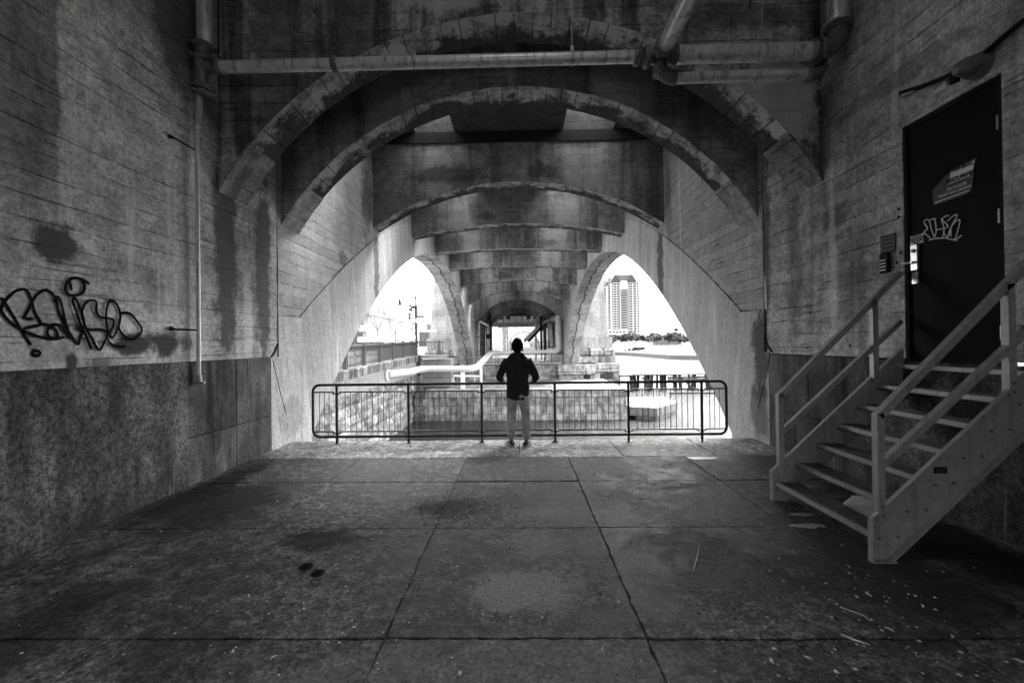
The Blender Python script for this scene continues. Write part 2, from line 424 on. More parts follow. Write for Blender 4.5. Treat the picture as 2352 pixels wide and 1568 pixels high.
def floor_mat(name, base, strip=False):
    g = G(name)
    n1 = g.noise(.9, 6, .62); n2 = g.noise(5, 8, .7); n3 = g.noise(34, 5, .8); n4 = g.noise(1.7, 7, .7, g.vec(1, 1, 1, off=(5, 2, 0)))
    f = g.rng(g.m('MULTIPLY_ADD', n2, .5, g.m('MULTIPLY', n1, .6)), .47, .64)
    v = g.m('MULTIPLY_ADD', f, base * 1.1, base * .45)
    v = g.m('MULTIPLY', v, g.rng(g.noise(11, 8, .8), .4, .6, .42, 1.5))
    v = g.m('MULTIPLY', v, g.rng(n3, .36, .64, .35, 1.6))
    v = g.m('MULTIPLY', v, g.m('MULTIPLY_ADD', g.rand(), .25, .87))
    lt = g.m('MULTIPLY', g.rng(n4, .56, .68), g.rng(n3, .42, .6))
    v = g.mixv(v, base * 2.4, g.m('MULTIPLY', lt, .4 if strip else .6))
    pits = g.m('MULTIPLY', g.rng(g.vor(22), .07, .13, 1, 0), g.rng(g.noise(1.3, 4), .46, .6))
    v = g.m('MULTIPLY', v, g.m('SUBTRACT', 1, g.m('MULTIPLY', pits, .75)))
    ch = g.m('MULTIPLY', g.rng(g.vor(15, g.vec(1, 1, 1, off=(2, 8, 1))), .05, .08, 1, 0), g.rng(g.noise(1.9, 4, .6, g.vec(1, 1, 1, off=(6, 6, 0))), .52, .6))
    v = g.mixv(v, .5, g.m('MULTIPLY', ch, .7))
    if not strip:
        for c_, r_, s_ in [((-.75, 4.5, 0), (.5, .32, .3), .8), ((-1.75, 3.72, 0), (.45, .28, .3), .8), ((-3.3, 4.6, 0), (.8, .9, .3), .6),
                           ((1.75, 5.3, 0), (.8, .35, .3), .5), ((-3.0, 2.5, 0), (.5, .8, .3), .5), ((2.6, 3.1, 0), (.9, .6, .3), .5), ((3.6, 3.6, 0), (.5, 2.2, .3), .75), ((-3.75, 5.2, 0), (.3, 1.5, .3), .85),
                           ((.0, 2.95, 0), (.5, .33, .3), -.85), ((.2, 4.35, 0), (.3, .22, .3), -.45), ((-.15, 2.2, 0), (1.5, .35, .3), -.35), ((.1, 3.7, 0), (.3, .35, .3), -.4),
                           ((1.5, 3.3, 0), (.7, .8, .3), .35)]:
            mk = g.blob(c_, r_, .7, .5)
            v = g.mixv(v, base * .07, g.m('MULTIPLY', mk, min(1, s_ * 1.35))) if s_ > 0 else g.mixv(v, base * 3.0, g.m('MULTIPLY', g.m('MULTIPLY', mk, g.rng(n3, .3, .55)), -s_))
    return g.done(v, g.m('MULTIPLY_ADD', f, .25, .62), g.m('ADD', g.m('MULTIPLY', n3, .8), g.m('SUBTRACT', g.m('MULTIPLY', n2, .5), pits)), .6, .008, 0, .35)
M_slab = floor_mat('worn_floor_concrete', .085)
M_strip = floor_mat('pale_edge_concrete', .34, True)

def water_mat():
    g = G('river_water')
    n = g.noise(1.1, 5, .55, g.vec(.8, 2.2, 1)); n2 = g.noise(6, 4, .6, g.vec(.7, 1.8, 1)); n3 = g.noise(.12, 3)
    h = g.m('ADD', g.m('MULTIPLY', n, 1.), g.m('MULTIPLY', n2, .28))
    g.b.inputs['IOR'].default_value = 1.33
    g.b.inputs['Specular Tint'].default_value = (.2, .2, .2, 1)
    return g.done(.012, .05, h, 1., .6, 0, .4)
M_water = water_mat()

# ------------------------------------------------------------------ the setting: water, ground, street
mb = MB(); mb.add([(-3000, 7.2, -3.5), (3000, 7.2, -3.5), (3000, 4000, -3.5), (-3000, 4000, -3.5)], [(0, 1, 2, 3)])
part('water', mb, M_water, kind='structure')
mb = MB(); mb.box(-400, -7.62, -60, 600, -4, .55)
part('street', mb, M_street, kind='structure')
mb = MB(); mb.box(-7.3, 60, -60, -9, -1, -.03)
part('ground', mb, M_street, kind='structure')

# floor of slabs
froot = bpy.data.objects.new('floor', MB().box(-4.12, 4.12, -9, 6.44, -.45, -.014).box(-4.3, 4.3, 6.44, 7.56, -.45, -.014).mesh('floor', M_joint))
C.objects.link(froot); froot['kind'] = 'structure'
def slab(x0, x1, y0, y1, mat, gap=.004):
    j = lambda: random.uniform(-.009, .003) - (.012 if random.random() < .05 else 0)
    z = random.uniform(-.005, .004)
    poly = []
    def edge(ax, ay, bx, by, n):
        for k in range(n):
            t = k / n
            poly.append((ax + (bx - ax) * t + j() * (k > 0), ay + (by - ay) * t + j() * (k > 0)))
    x0 += gap; x1 -= gap; y0 += gap; y1 -= gap
    edge(x0, y0, x1, y0, 26); edge(x1, y0, x1, y1, 26); edge(x1, y1, x0, y1, 26); edge(x0, y1, x0, y0, 26)
    m_ = MB(); n = len(poly)
    cx, cy = (x0 + x1) / 2, (y0 + y1) / 2
    inn = [(cx + (p[0] - cx) * .992, cy + (p[1] - cy) * .992) for p in poly]
    vs = [(p[0], p[1], -.05) for p in poly] + [(p[0], p[1], z - .006) for p in poly] + [(p[0], p[1], z) for p in inn]
    fs = [(i, (i + 1) % n, (i + 1) % n + n, i + n) for i in range(n)] + [(i + n, (i + 1) % n + n, (i + 1) % n + 2 * n, i + 2 * n) for i in range(n)] + [tuple(range(2 * n, 3 * n))]
    m_.add(vs, fs)
    return part('slab', m_, mat, froot)
xs = [-4.1, -2.41, -.8, .72, 2.45, 4.1]
ys = [-8.9, -6.2, -3.4, -.6, 1.05, 2.48, 3.97, 5.31, 6.44]
for i in range(len(ys) - 1):
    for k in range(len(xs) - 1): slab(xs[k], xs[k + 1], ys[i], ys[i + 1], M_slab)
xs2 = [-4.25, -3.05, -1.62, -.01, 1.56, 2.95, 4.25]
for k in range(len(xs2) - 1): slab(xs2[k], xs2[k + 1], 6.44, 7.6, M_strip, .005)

# ------------------------------------------------------------------ side walls of the near chamber
TOP = 7.7
def stone(parent, x0, x1, y0, y1, z0, z1, mat, bev=.012, jit=.004, name='stone'):
    m_ = MB().box(x0, x1, y0, y1, z0, z1)
    me = m_.mesh(name, mat)
    for v_ in me.vertices:
        v_.co += Vector([random.uniform(-jit, jit) for _ in range(3)])
    bevel_mesh(me, bev)
    return link(name, me, parent)
wl = thing('chamber_wall', (L_, 2, 0), 'board marked concrete wall with black graffiti above a dark pebbled base', 'wall')
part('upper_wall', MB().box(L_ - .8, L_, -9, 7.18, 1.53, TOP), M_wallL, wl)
part('plinth', MB().box(L_ - .8, L_ + .035, -9, 5.17, -.3, 1.525), M_plinthrough, wl)
for (a0, a1, b0, b1) in ((5.18, 6.08, .58, 1.52), (6.09, 6.94, .58, 1.52), (5.18, 6.08, -.2, .57), (6.09, 6.94, -.2, .57)):
    stone(wl, L_ - .5, L_ + .02, a0, a1, b0, b1, M_plinthstone, .01)
part('mortar', MB().box(L_ - .6, L_ - .01, 5.17, 6.95, -.2, 1.53), M_joint, wl)
bkw = thing('chamber_wall', (0, -9, 0), 'added concrete wall behind the viewer, with an opening, dimming the near chamber', 'wall')  # added unseen wall, cuts daylight from behind so the near walls darken
part('wall_panel', MB().box(-4.9, -1.9, -9.6, -9, -.3, TOP + 1).box(1.9, 4.9, -9.6, -9, -.3, TOP + 1).box(-1.9, 1.9, -9.6, -9, 3.4, TOP + 1), M_wallL, bkw)
wr = thing('chamber_wall', (R_, 2, 0), 'board marked concrete wall holding the black door above the metal stairs', 'wall')
DY0, DY1, DZ0, DZ1 = 3.66, 4.6, 1.48, 3.95
uw = MB().box(R_, R_ + .8, DY1, 7.12, 1.5, DZ1).box(R_, R_ + .8, -9, DY0, 1.5, DZ1).box(R_, R_ + .8, -9, 7.12, DZ1, TOP)
part('upper_wall', uw, M_wallR, wr)
part('plinth', MB().box(R_ - .03, R_ + .8, -9, 5.1, -.3, 1.47), M_plinthrough, wr)
for (a0, a1, b0, b1) in ((5.11, 6.1, .62, 1.48), (6.11, 7.04, .62, 1.48), (5.11, 5.9, -.2, .61), (5.91, 7.04, -.2, .61)):
    stone(wr, R_ - .02, R_ + .5, a0, a1, b0, b1, M_plinthstone, .01)
part('mortar', MB().box(R_ + .01, R_ + .6, 5.1, 7.05, -.2, 1.5), M_joint, wr)

# ------------------------------------------------------------------ long arched side walls
YC, RAD, CZ = 23.15, 20.8, -14.63
def intr(y):
    d = abs(y - YC)
    return CZ + math.sqrt(RAD * RAD - d * d) if d < RAD else -9
def extr(y):
    d = abs(y - YC)
    if y < 7.18: return 1.53
    if y < 7.92: return 2.23
    z = 7.45 - (d / 15.25) ** 2 * 5.2
    return min(z, 7.45)
for sgn, X in ((-1, L_), (1, R_)):
    side = 'river bank road' if sgn < 0 else 'open river and tower'
    aw = thing('arched_wall', (X, 23, 0), 'long pale concrete side wall whose tall arch opens to the ' + side, 'wall')
    Y0 = 6.95 if sgn < 0 else 7.05
    yy = [Y0, 7.179, 7.181, 7.55, 7.919, 7.921] + [8.3 + .05 * 0] + [8.3 + (38.02 - 8.3) * k / 70 for k in range(1, 71)] + [38.5, 39.3]
    lo = [(-3.6 if (y < 8.28 or y > 38.03) else intr(y)) for y in yy]
    lo[6] = -3.6
    yy.insert(7, 8.3001); lo.insert(7, intr(8.3))
    k38 = len(yy) - 2
    hi = [extr(y) for y in yy]
    xi, xo = X - sgn * .02, X + sgn * 1.2
    ring, sof, spn = MB(), MB(), MB()
    n = len(yy)
    for xx in (xi, xo):
        ring.add([(xx, yy[i], lo[i]) for i in range(n)] + [(xx, yy[i], hi[i]) for i in range(n)], [(i, i + 1, i + 1 + n, i + n) for i in range(n - 1)])
    ring.add([(xi, yy[i], hi[i]) for i in range(n)] + [(xo, yy[i], hi[i]) for i in range(n)], [(i, i + 1, i + 1 + n, i + n) for i in range(n - 1)])
    ring.add([(xi, yy[0], lo[0]), (xo, yy[0], lo[0]), (xo, yy[0], hi[0]), (xi, yy[0], hi[0])], [(0, 1, 2, 3)])
    ring.add([(xi, yy[-1], lo[-1]), (xo, yy[-1], lo[-1]), (xo, yy[-1], hi[-1]), (xi, yy[-1], hi[-1])], [(0, 1, 2, 3)])
    part('arch_ring', ring, M_ring, aw)
    # arrised soffit of the ring
    s_, us = 0, []
    for i in range(n):
        if i: s_ += math.hypot(yy[i] - yy[i - 1], lo[i] - lo[i - 1])
        us.append(s_)
    cols = [xi, X + sgn * .03, X + sgn * .6, X + sgn * 1.17, xo]
    dz = [0, -.0, 0, 0, 0]
    vs, uvs = [], []
    for c_ in cols:
        for i in range(n): vs.append((c_, yy[i], lo[i])); uvs.append((us[i], c_))
    sof.add(vs, [(c_ * n + i, c_ * n + i + 1, (c_ + 1) * n + i + 1, (c_ + 1) * n + i) for c_ in range(4) for i in range(n - 1)], 0, False, uvs)
    part('arch_soffit', sof, M_ring_soffit, aw)
    ys_ = [i for i in range(n)]
    spn.add([(X, yy[i], hi[i] - .1) for i in ys_] + [(X, yy[i], TOP) for i in ys_], [(i, i + 1, i + 1 + n, i + n) for i in range(1, n - 1)])
    spn.add([(xo - sgn * .02, yy[i], hi[i] - .1) for i in ys_] + [(xo - sgn * .02, yy[i], TOP + 1) for i in ys_], [(i, i + 1, i + 1 + n, i + n) for i in range(1, n - 1)])
    part('spandrel_wall', spn, M_spandrel, aw)
    # open construction joint that follows the back of the ring
    jt = MB()
    pts = [(X - sgn * .012, y, extr(y) + .005 + random.uniform(-.012, .012)) for y in [7.93 + k * .16 for k in range(26)]]
    pts = [(X - sgn * .012, 7.2, 2.235), (X - sgn * .012, 7.55, 2.23)] + pts
    jt.tube(pts, [random.uniform(.003, .011) for _ in pts], 5)
    zq = [1.62 + k * .2 for k in range(24)]
    jt.tube([(X - sgn * .003, 7.185 + random.uniform(-.006, .006), z) for z in zq], [random.uniform(.002, .009) for _ in zq], 5)
    jt.tube([(X - sgn * .015, 6.97, 1.53), (X - sgn * .015, 7.06, 1.6), (X - sgn * .012, 7.17, 1.75)], .016, 5)
    jt.tube([(X - sgn * .022, 7.0, 1.48), (X - sgn * .022, 7.2, .95), (X - sgn * .022, 7.38, .55)], .006, 4)
    part('open_joint', jt, M_joint, aw)

# ------------------------------------------------------------------ cross arches
def cross_arch(Y, spring, crown, half, label, thick=.58, top=TOP, matf=None, stub=.8, legs=None, group='cross arches under the bridge', cx=0., parent=None, rough=1., mats=None):
    root = parent or thing('cross_arch', (cx, Y, spring), label, 'arch', group)
    rise = crown - spring
    n = 96
    Rr = (half * half + rise * rise) / (2 * rise)
    cz = crown - Rr
    a0 = math.asin(min(1, half / Rr))
    pts = []
    for i in range(n + 1):
        a_ = -a0 + 2 * a0 * i / n
        pts.append((cx + Rr * math.sin(a_), cz + Rr * math.cos(a_)))
    arc = [0]
    for i in range(n): arc.append(arc[-1] + math.dist(pts[i], pts[i + 1]))
    jf = [noise.noise((p[0] * 1.5, Y, p[1] * 1.5)) * .02 * rough + random.uniform(-.008, .008) * rough for p in pts]
    jb = [noise.noise((p[0] * 1.5, Y + 9, p[1] * 1.5)) * .012 * rough + random.uniform(-.004, .004) * rough for p in pts]
    fr, so = MB(), MB()
    for yy_, jj, sg in ((Y, jf, 1), (Y + thick, jb, 1)):
        fr.add([(p[0], yy_, p[1] + j) for p, j in zip(pts, jj)] + [(p[0], yy_, top) for p in pts], [(i, i + 1, i + 2 + n, i + 1 + n) for i in range(n)])
    if legs: fr.add([(p[0], yy_, top + .003) for yy_ in (Y, Y + thick) for p in pts], [(i, i + 1, i + n + 2, i + n + 1) for i in range(n)])
    ch = .035
    rows = [(Y, 0, jf), (Y + ch, -.0, jf), (Y + thick / 2, 0, jf), (Y + thick, 0, jb)]
    vs, uvs = [], []
    for ry, dz_, jj in rows:
        for i, p in enumerate(pts): vs.append((p[0], ry, p[1] + jj[i] + dz_)); uvs.append((arc[i], (ry - Y) / thick))
    so.add(vs, [(r * (n + 1) + i, r * (n + 1) + i + 1, (r + 1) * (n + 1) + i + 1, (r + 1) * (n + 1) + i) for r in range(3) for i in range(n)], 0, False, uvs)
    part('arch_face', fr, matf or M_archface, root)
    part('arch_soffit', so, mats or M_soffit, root)
    if legs:
        for s in (-1, 1): part('leg', MB().box(min(cx + s * half, cx + s * (half + legs)), max(cx + s * half, cx + s * (half + legs)), Y, Y + thick, -.2, top), mats or M_pierc, root)
    return root
A = [(5.78, 3.84, 6.2, 'nearest and largest cross arch, crossed by the overhead pipe'),
     (7.33, 3.82, 6.14, 'second cross arch with flaking soffit just past the nearest arch'),
     (12.0, 5.04, 6.28, 'third cross arch, shallow, with dark repair patches on its face'),
     (16.35, 5.88, 6.32, 'fourth cross arch, very shallow, at the points of the side openings'),
     (20.75, 6.19, 6.34, 'fifth cross arch, almost a flat beam, first past the side arch points'),
     (25.25, 6.14, 6.31, 'sixth cross arch, a flat beam with a pale stain right of centre'),
     (29.8, 5.74, 6.18, 'seventh cross arch, gently curved, with grey patch repairs'),
     (34.3, 4.9, 6.02, 'eighth cross arch, rounder, with black mottling at the right shoulder'),
     (39.4, 3.62, 5.83, 'ninth cross arch, nearly round, above the white pier railing')]
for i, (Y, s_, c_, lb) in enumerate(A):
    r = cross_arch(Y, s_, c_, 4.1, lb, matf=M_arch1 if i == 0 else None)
    if i < 2:   # smooth repaired feet of the arch
        for sg in (-1, 1):
            m_ = MB()
            Rr = (4.1 ** 2 + (c_ - s_) ** 2) / (2 * (c_ - s_)); cz = c_ - Rr; a0 = math.asin(4.1 / Rr)
            vs = []
            for k in range(7):
                a_ = a0 - .165 * k / 6
                for yy_ in (Y - .012, Y + .592):
                    for d in (.012, -.02): vs.append((sg * (Rr - d) * math.sin(a_), yy_, cz + (Rr - d) * math.cos(a_)))
            fs = []
            for k in range(6):
                b_ = k * 4; fs += [(b_, b_ + 2, b_ + 6, b_ + 4), (b_, b_ + 4, b_ + 5, b_ + 1), (b_ + 2, b_ + 3, b_ + 7, b_ + 6), (b_ + 1, b_ + 5, b_ + 7, b_ + 3)]
            fs += [(0, 1, 3, 2), (24, 26, 27, 25)]
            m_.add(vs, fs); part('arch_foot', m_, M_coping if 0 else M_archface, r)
cross_arch(44.2, 3.5, 5.47, 3.5, 'tenth cross arch, round and dark edged, in the narrow pier passage', top=7.4)
cross_arch(48.4, 3.4, 5.3, 3.25, 'eleventh cross arch, farthest of the round arches before the steel girder', top=7.4)

# deck overhead with light slots; unseen near-chamber slot added to light floor and pipes
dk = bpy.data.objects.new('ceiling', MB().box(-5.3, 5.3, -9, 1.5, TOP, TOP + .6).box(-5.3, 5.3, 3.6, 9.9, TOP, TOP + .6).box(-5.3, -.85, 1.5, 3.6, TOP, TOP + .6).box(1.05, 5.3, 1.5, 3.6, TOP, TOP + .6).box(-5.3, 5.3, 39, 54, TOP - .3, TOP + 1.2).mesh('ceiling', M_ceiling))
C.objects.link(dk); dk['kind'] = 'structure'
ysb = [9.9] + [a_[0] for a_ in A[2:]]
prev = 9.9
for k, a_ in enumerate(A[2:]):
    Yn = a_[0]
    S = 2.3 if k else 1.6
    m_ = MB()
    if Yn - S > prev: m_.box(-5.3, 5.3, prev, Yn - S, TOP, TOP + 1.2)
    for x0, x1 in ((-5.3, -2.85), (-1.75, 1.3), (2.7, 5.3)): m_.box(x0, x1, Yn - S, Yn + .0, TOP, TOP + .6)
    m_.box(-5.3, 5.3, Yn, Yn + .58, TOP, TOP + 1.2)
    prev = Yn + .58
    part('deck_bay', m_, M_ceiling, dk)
# sooty ledge over the third arch
part('ledge', MB().box(-4.1, 4.1, 11.95, 11.998, 7.38, 7.69), M_joint, dk)

# ------------------------------------------------------------------ overhead pipes
def ring_coupling(m_, c_, ax, r, w_=.07):
    c_ = Vector(c_); ax = Vector(ax).normalized()
    m_.tube([c_ - ax * w_ / 2, c_ - ax * w_ * .3, c_ + ax * w_ * .3, c_ + ax * w_ / 2], [r * 1.08, r * 1.28, r * 1.28, r * 1.08], 18)
    o = ax.orthogonal().normalized()
    for sg in (-1, 1):
        p = c_ + o * sg * r * 1.38
        t = ax.cross(o)
        m_.beam(p - t * .035, p + t * .035, .05, .035, up=ax)
        m_.tube([p - t * .055, p + t * .055], .009, 6)
PY = 5.3
ZP = 5.235
pr = thing('overhead_pipe', (-1.2, PY, ZP), 'long horizontal zinc pipe hung across the nearest arch', 'pipe')
part('pipe', MB().tube([(-3.78, PY, ZP - .005), (-1.2, PY, ZP), (1.5, PY, ZP + .01)], .074, 20), M_pipe, pr)
for x_ in (-3.74, -2.27, 1.5, 1.62):
    m_ = MB(); ring_coupling(m_, (x_, PY, ZP), (1, 0, 0), .078 if x_ < 1.55 else .1); part('coupling', m_, M_fitting, pr)
for x_ in (-1.27, .7):
    m_ = MB().tube([(x_, PY, ZP + .1), (x_, PY, TOP)], .008, 6)
    m_.tube([(x_ + .0, PY + .083 * math.cos(t), ZP + .083 * math.sin(t)) for t in [2 * PI * k / 20 for k in range(20)]], .008, 6, closed=True)
    m_.box(x_ - .02, x_ + .02, PY - .02, PY + .02, ZP + .08, ZP + .15)
    part('hanger', m_, M_galv, pr)
m_ = MB().tube([(1.62, PY, ZP), (1.72, PY, ZP + .01), (1.95, PY, ZP + .02)], [.08, .1, .1], 18)
m_.tube([(1.8, PY, ZP - .02), (1.8, PY, ZP - .2)], .075, 16)
part('tee', m_, M_fitting, pr)
for c_, ax in (((1.96, PY, ZP + .02), (1, 0, 0)), ((1.8, PY - .17, ZP + .02), (0, 1, 0)), ((1.8, PY, ZP - .2), (0, 0, 1))):
    m_ = MB(); ring_coupling(m_, c_, ax, .1 if ax[2] == 0 else .078); part('coupling', m_, M_fitting, pr)
m_ = MB()
m_.tube([(1.98, PY, ZP + .02), (3.68, PY, ZP + .03)], .103, 20)
part('wide_pipe', m_, M_pipe, pr)
for a_ in (((3.66, PY, ZP + .03), (1, 0, 0), .105, .07), ((3.74, PY, ZP + .03), (1, 0, 0), .115, .05)):
    m_ = MB(); ring_coupling(m_, *a_); part('coupling', m_, M_fitting, pr)
m_ = MB().tube([(3.7, PY, ZP + .03)] + [(3.72 + .26 * math.sin(t), PY, ZP + .29 - .26 * math.cos(t)) for t in [PI / 2 * k / 8 for k in range(9)]], .11, 18)
part('elbow', m_, M_fitting, pr)
part('riser', MB().tube([(3.98, PY, ZP + .3), (3.98, PY, TOP)], .122, 20), M_pipe, pr)
for a_ in (((3.98, PY, ZP + .32), (0, 0, 1), .122, .07), ((3.98, PY, ZP + .75), (0, 0, 1), .118, .05)):
    m_ = MB(); ring_coupling(m_, *a_); part('coupling', m_, M_fitting, pr)
# smaller lower pipe
pr2 = thing('overhead_pipe', (2.8, PY, 4.96), 'short thinner zinc pipe running just below the wide pipe, dark streaked', 'pipe')
z2 = 4.965
part('elbow', MB().tube([(1.8, PY, ZP - .2)] + [(1.93 - .13 * math.cos(t), PY, z2 + .09 - .13 * math.sin(t) + .04) for t in [PI / 2 * k / 6 for k in range(7)]], .07, 16), M_fitting, pr2)
part('pipe', MB().tube([(1.92, PY, z2), (3.62, PY, z2 + .02)], .066, 18), M_pipe, pr2)
for x_ in (1.95, 3.6):
    m_ = MB(); ring_coupling(m_, (x_, PY, z2 + .01), (1, 0, 0), .068); part('coupling', m_, M_fitting, pr2)
part('elbow', MB().tube([(3.6, PY, z2 + .02), (3.75, PY + .03, z2 + .04), (3.86, PY + .12, z2 + .16), (3.9, PY + .2, z2 + .34)], .066, 14), M_fitting, pr2)
m_ = MB()
for x_ in (3.05,):
    m_.tube([(x_, PY + .0, TOP), (x_, PY, z2 + .42)], .009, 6); m_.tube([(x_, PY + .11 * math.cos(t), ZP + .03 + .115 * math.sin(t)) for t in [2 * PI * k / 18 for k in range(18)]], .01, 6, closed=True)
    m_.tube([(x_ - .1, PY, z2 + .1), (x_ - .1, PY + .074, z2), (x_ - .1, PY, z2 - .074), (x_ - .1, PY - .074, z2), (x_ - .1, PY, z2 + .1)], .009, 6)
part('hanger', m_, M_galv, pr2)
solo('overhead_pipe', MB().tube([(1.8, PY - .14, ZP + .02), (1.8, -6.4, ZP + .06)], .1, 20), M_pipe, 'zinc pipe running overhead towards the viewer from the pipe tee', 'pipe')
m_ = MB().tube([(1.55, PY - .2, 6.6), (1.55, PY - .2, 6.05)], .008, 6); m_.beam((1.62, PY - .5, 6.6), (1.54, PY - .2, 6.1), .05, .03)
m_.tube([(2.85, PY - .1, TOP), (2.85, PY - .1, 5.72)], .008, 6)
m_.beam((1.62, PY - .5, 6.6), (1.62, PY - .5, TOP), .03, .03)
solo('hanger_bracket', m_, M_iron, 'dark slotted hanger strap and rods dangling above the pipe tee', 'bracket')
# left riser and drain
lr = thing('wall_pipe', (-3.95, PY, 1.3), 'vertical pipe on the graffiti wall, narrowing to a thin drain spout', 'pipe')
part('riser', MB().tube([(-3.93, PY, 5.5), (-3.93, PY, TOP)], .085, 18), M_pipe, lr)
m_ = MB().tube([(-3.94, PY, 5.5), (-3.97, PY, 5.3), (-3.98, PY, 5.15), (-3.98, PY, 4.95)], [.09, .085, .08, .075], 16)
m_.tube([(-3.98, PY, ZP), (-3.8, PY, ZP)], .075, 16)
part('tee', m_, M_fitting, lr)
for z_, r_ in ((5.5, .09), (5.34, .08), (4.98, .075), (4.9, .07)):
    m_ = MB(); ring_coupling(m_, (-3.95, PY, z_), (0, 0, 1), r_); part('coupling', m_, M_fitting, lr)
part('reducer', MB().tube([(-4.0, PY, 4.9), (-4.0, PY, 4.72), (-4.01, PY, 4.6), (-4.03, PY, 4.5)], [.045, .045, .05, .026], 14), M_galv, lr)
part('drain_pipe', MB().tube([(-4.03, PY, 4.55), (-4.03, PY, 1.34)], .024, 12), M_pipe, lr)
part('spout', MB().tube([(-4.03, PY, 1.36), (-4.03, PY, 1.33), (-4.02, PY, 1.27)], [.03, .034, .03], 10).box(-4.07, -3.96, PY - .01, PY + .03, 1.25, 1.275), M_galv, lr)
for z_ in (4.18, 1.92):
    part('clamp', MB().tube([(-4.09, 4.93, z_ + .01), (-4.05, 4.97, z_), (-4.04, PY, z_)], [.03, .012, .01], 8), M_iron, lr)
solo('hanger_rod', MB().tube([(-3.72, PY, 5.36), (-3.72, PY, TOP)], .007, 6).tube([(-3.72, PY + .03, 5.36), (-3.72, PY, 5.42), (-3.72, PY - .03, 5.36)], .01, 6), M_galv, 'thin steel rod hanging beside the vertical pipe on the graffiti wall', 'rod')

# ------------------------------------------------------------------ guard railing at the water edge
RY = 7.42
gr = thing('guard_railing', (0, RY, 0), 'black tubular guard railing with thin pickets at the water edge', 'railing')
x0, x1, zt, zb, rc = -3.62, 3.56, 1.02, .115, .12
path = []
def corner(cx_, cz_, a0_, a1_):
    for k in range(7):
        t = a0_ + (a1_ - a0_) * k / 6
        path.append((cx_ + rc * math.cos(t), RY, cz_ + rc * math.sin(t)))
corner(x1 - rc, zt - rc, PI / 2, 0); corner(x1 - rc, zb + rc, 0, -PI / 2); corner(x0 + rc, zb + rc, -PI / 2, -PI); corner(x0 + rc, zt - rc, PI, PI / 2)
part('rail_frame', MB().tube(path, .023, 14, closed=True), M_rail, gr)
posts = [-3.2, -1.94, -.66, .61, 1.88, 3.14]
pm = MB().tube([(0, 0, -.02), (0, 0, zt)], .023, 12).box(-.05, .05, -.05, .05, -.01, .008).mesh('post', M_rail)
for x_ in posts: link('post', pm, gr, loc=(x_, RY, 0))
kt, kb = .895, .205
pk = MB().tube([(0, 0, kb), (0, 0, kt)], .0065, 6).mesh('picket', M_picket)
bars = [(x0 + .03, posts[0] - .05)] + [(posts[i] + .05, posts[i + 1] - .05) for i in range(5)] + [(posts[5] + .05, x1 - .03)]
for (a0, a1) in bars:
    for z_ in (kt, kb): part('panel_bar', MB().box(a0, a1, RY - .011, RY + .011, z_ - .011, z_ + .011), M_rail, gr)
    n = max(2, round((a1 - a0) / .096))
    for k in range(1, n): link('picket', pk, gr, loc=(a0 + (a1 - a0) * k / n, RY, 0))
br = MB().box(-.055, .0, -.012, .012, -.014, .004).box(-.052, -.036, -.01, .01, -.03, .004).mesh('clamp', M_rail)
for x_ in posts:
    for z_ in (kt - .018, kb - .018):
        link('clamp', br, gr, loc=(x_ - .015, RY, z_)); o = link('clamp', br, gr, loc=(x_ + .07, RY, z_))

# ------------------------------------------------------------------ metal staircase
st = thing('metal_staircase', (2.8, 4, 0), 'galvanised steel stairs with grated treads and square handrails rising to the door', 'stairs')
YN, YF = 3.36, 4.6
for Y_, sg in ((YN, 1), (YF, -1)):
    sl = .93
    xe = 4.08
    def strp(off_lo, off_hi):
        return [(2.69, max(0, off_lo)), ]
    top0, bx = .32, 2.83
    poly = [(2.69, 0), (bx, 0), (xe, (xe - bx) * sl), (xe, top0 + (xe - 2.69) * sl), (2.69, top0)]
    m_ = MB().prism(poly, 'y', Y_ - .004, Y_ + .004)
    # flanges
    f = .055 * sg
    ya, yb = sorted((Y_, Y_ - f * -1))
    m_.beam((bx, Y_ + f / 2 * 0 + (-.028 if sg > 0 else .028), .005), (xe, Y_ + (-.028 if sg > 0 else .028), (xe - bx) * sl + .005), .05, .012)
    m_.beam((2.69, Y_ + (-.02 if sg > 0 else .02), top0), (xe, Y_ + (-.02 if sg > 0 else .02), top0 + (xe - 2.69) * sl), .034, .01)
    m_.box(2.684, 2.694, *sorted((Y_, Y_ + (-.05 if sg > 0 else .05))), 0, top0)
    m_.box(2.68, 2.86, *sorted((Y_, Y_ + (-.06 if sg > 0 else .06))), 0, .008)
    part('stringer', m_, M_galv, st)
tr = MB()
Wt = YF - YN - .012
tr.box(0, .012, 0, Wt, -.045, 0); tr.box(.0, .03, 0, Wt, -.004, .0015)
for k in range(6):
    x_ = .05 + k * .034
    tr.box(x_, x_ + .006, 0, Wt, -.03, 0)
for k in range(14): tr.box(.012, .24, k * Wt / 13 - .003, k * Wt / 13 + .003, -.012, -.002)
tr.box(.0, .245, -.001, .004, -.06, .002); tr.box(.0, .245, Wt - .004, Wt + .001, -.06, .002)
trm = tr.mesh('tread', M_galvdark)
nm = MB().box(-.004, .022, 0, Wt, -.035, .004).mesh('nosing', M_galv)
for i in range(6):
    o = link('tread', trm, st, loc=(2.72 + .216 * i, YN + .006, .2 + .205 * i))
    link('nosing', nm, o, loc=(2.716 + .216 * i, YN + .006, .2 + .205 * i))
m_ = MB().box(4.0, 4.07, YN, YF, 1.4, 1.44); part('landing_edge', m_, M_galv, st)
bolt = MB().tube([(0, -.006, 0), (0, .006, 0)], .011, 6).mesh('bolt', M_fitting)
for i in range(6):
    for dx_ in (.05, .19): link('bolt', bolt, st, loc=(2.72 + .216 * i + dx_, YN - .008, .2 + .205 * i - .025 + (dx_ - .12) * .1))
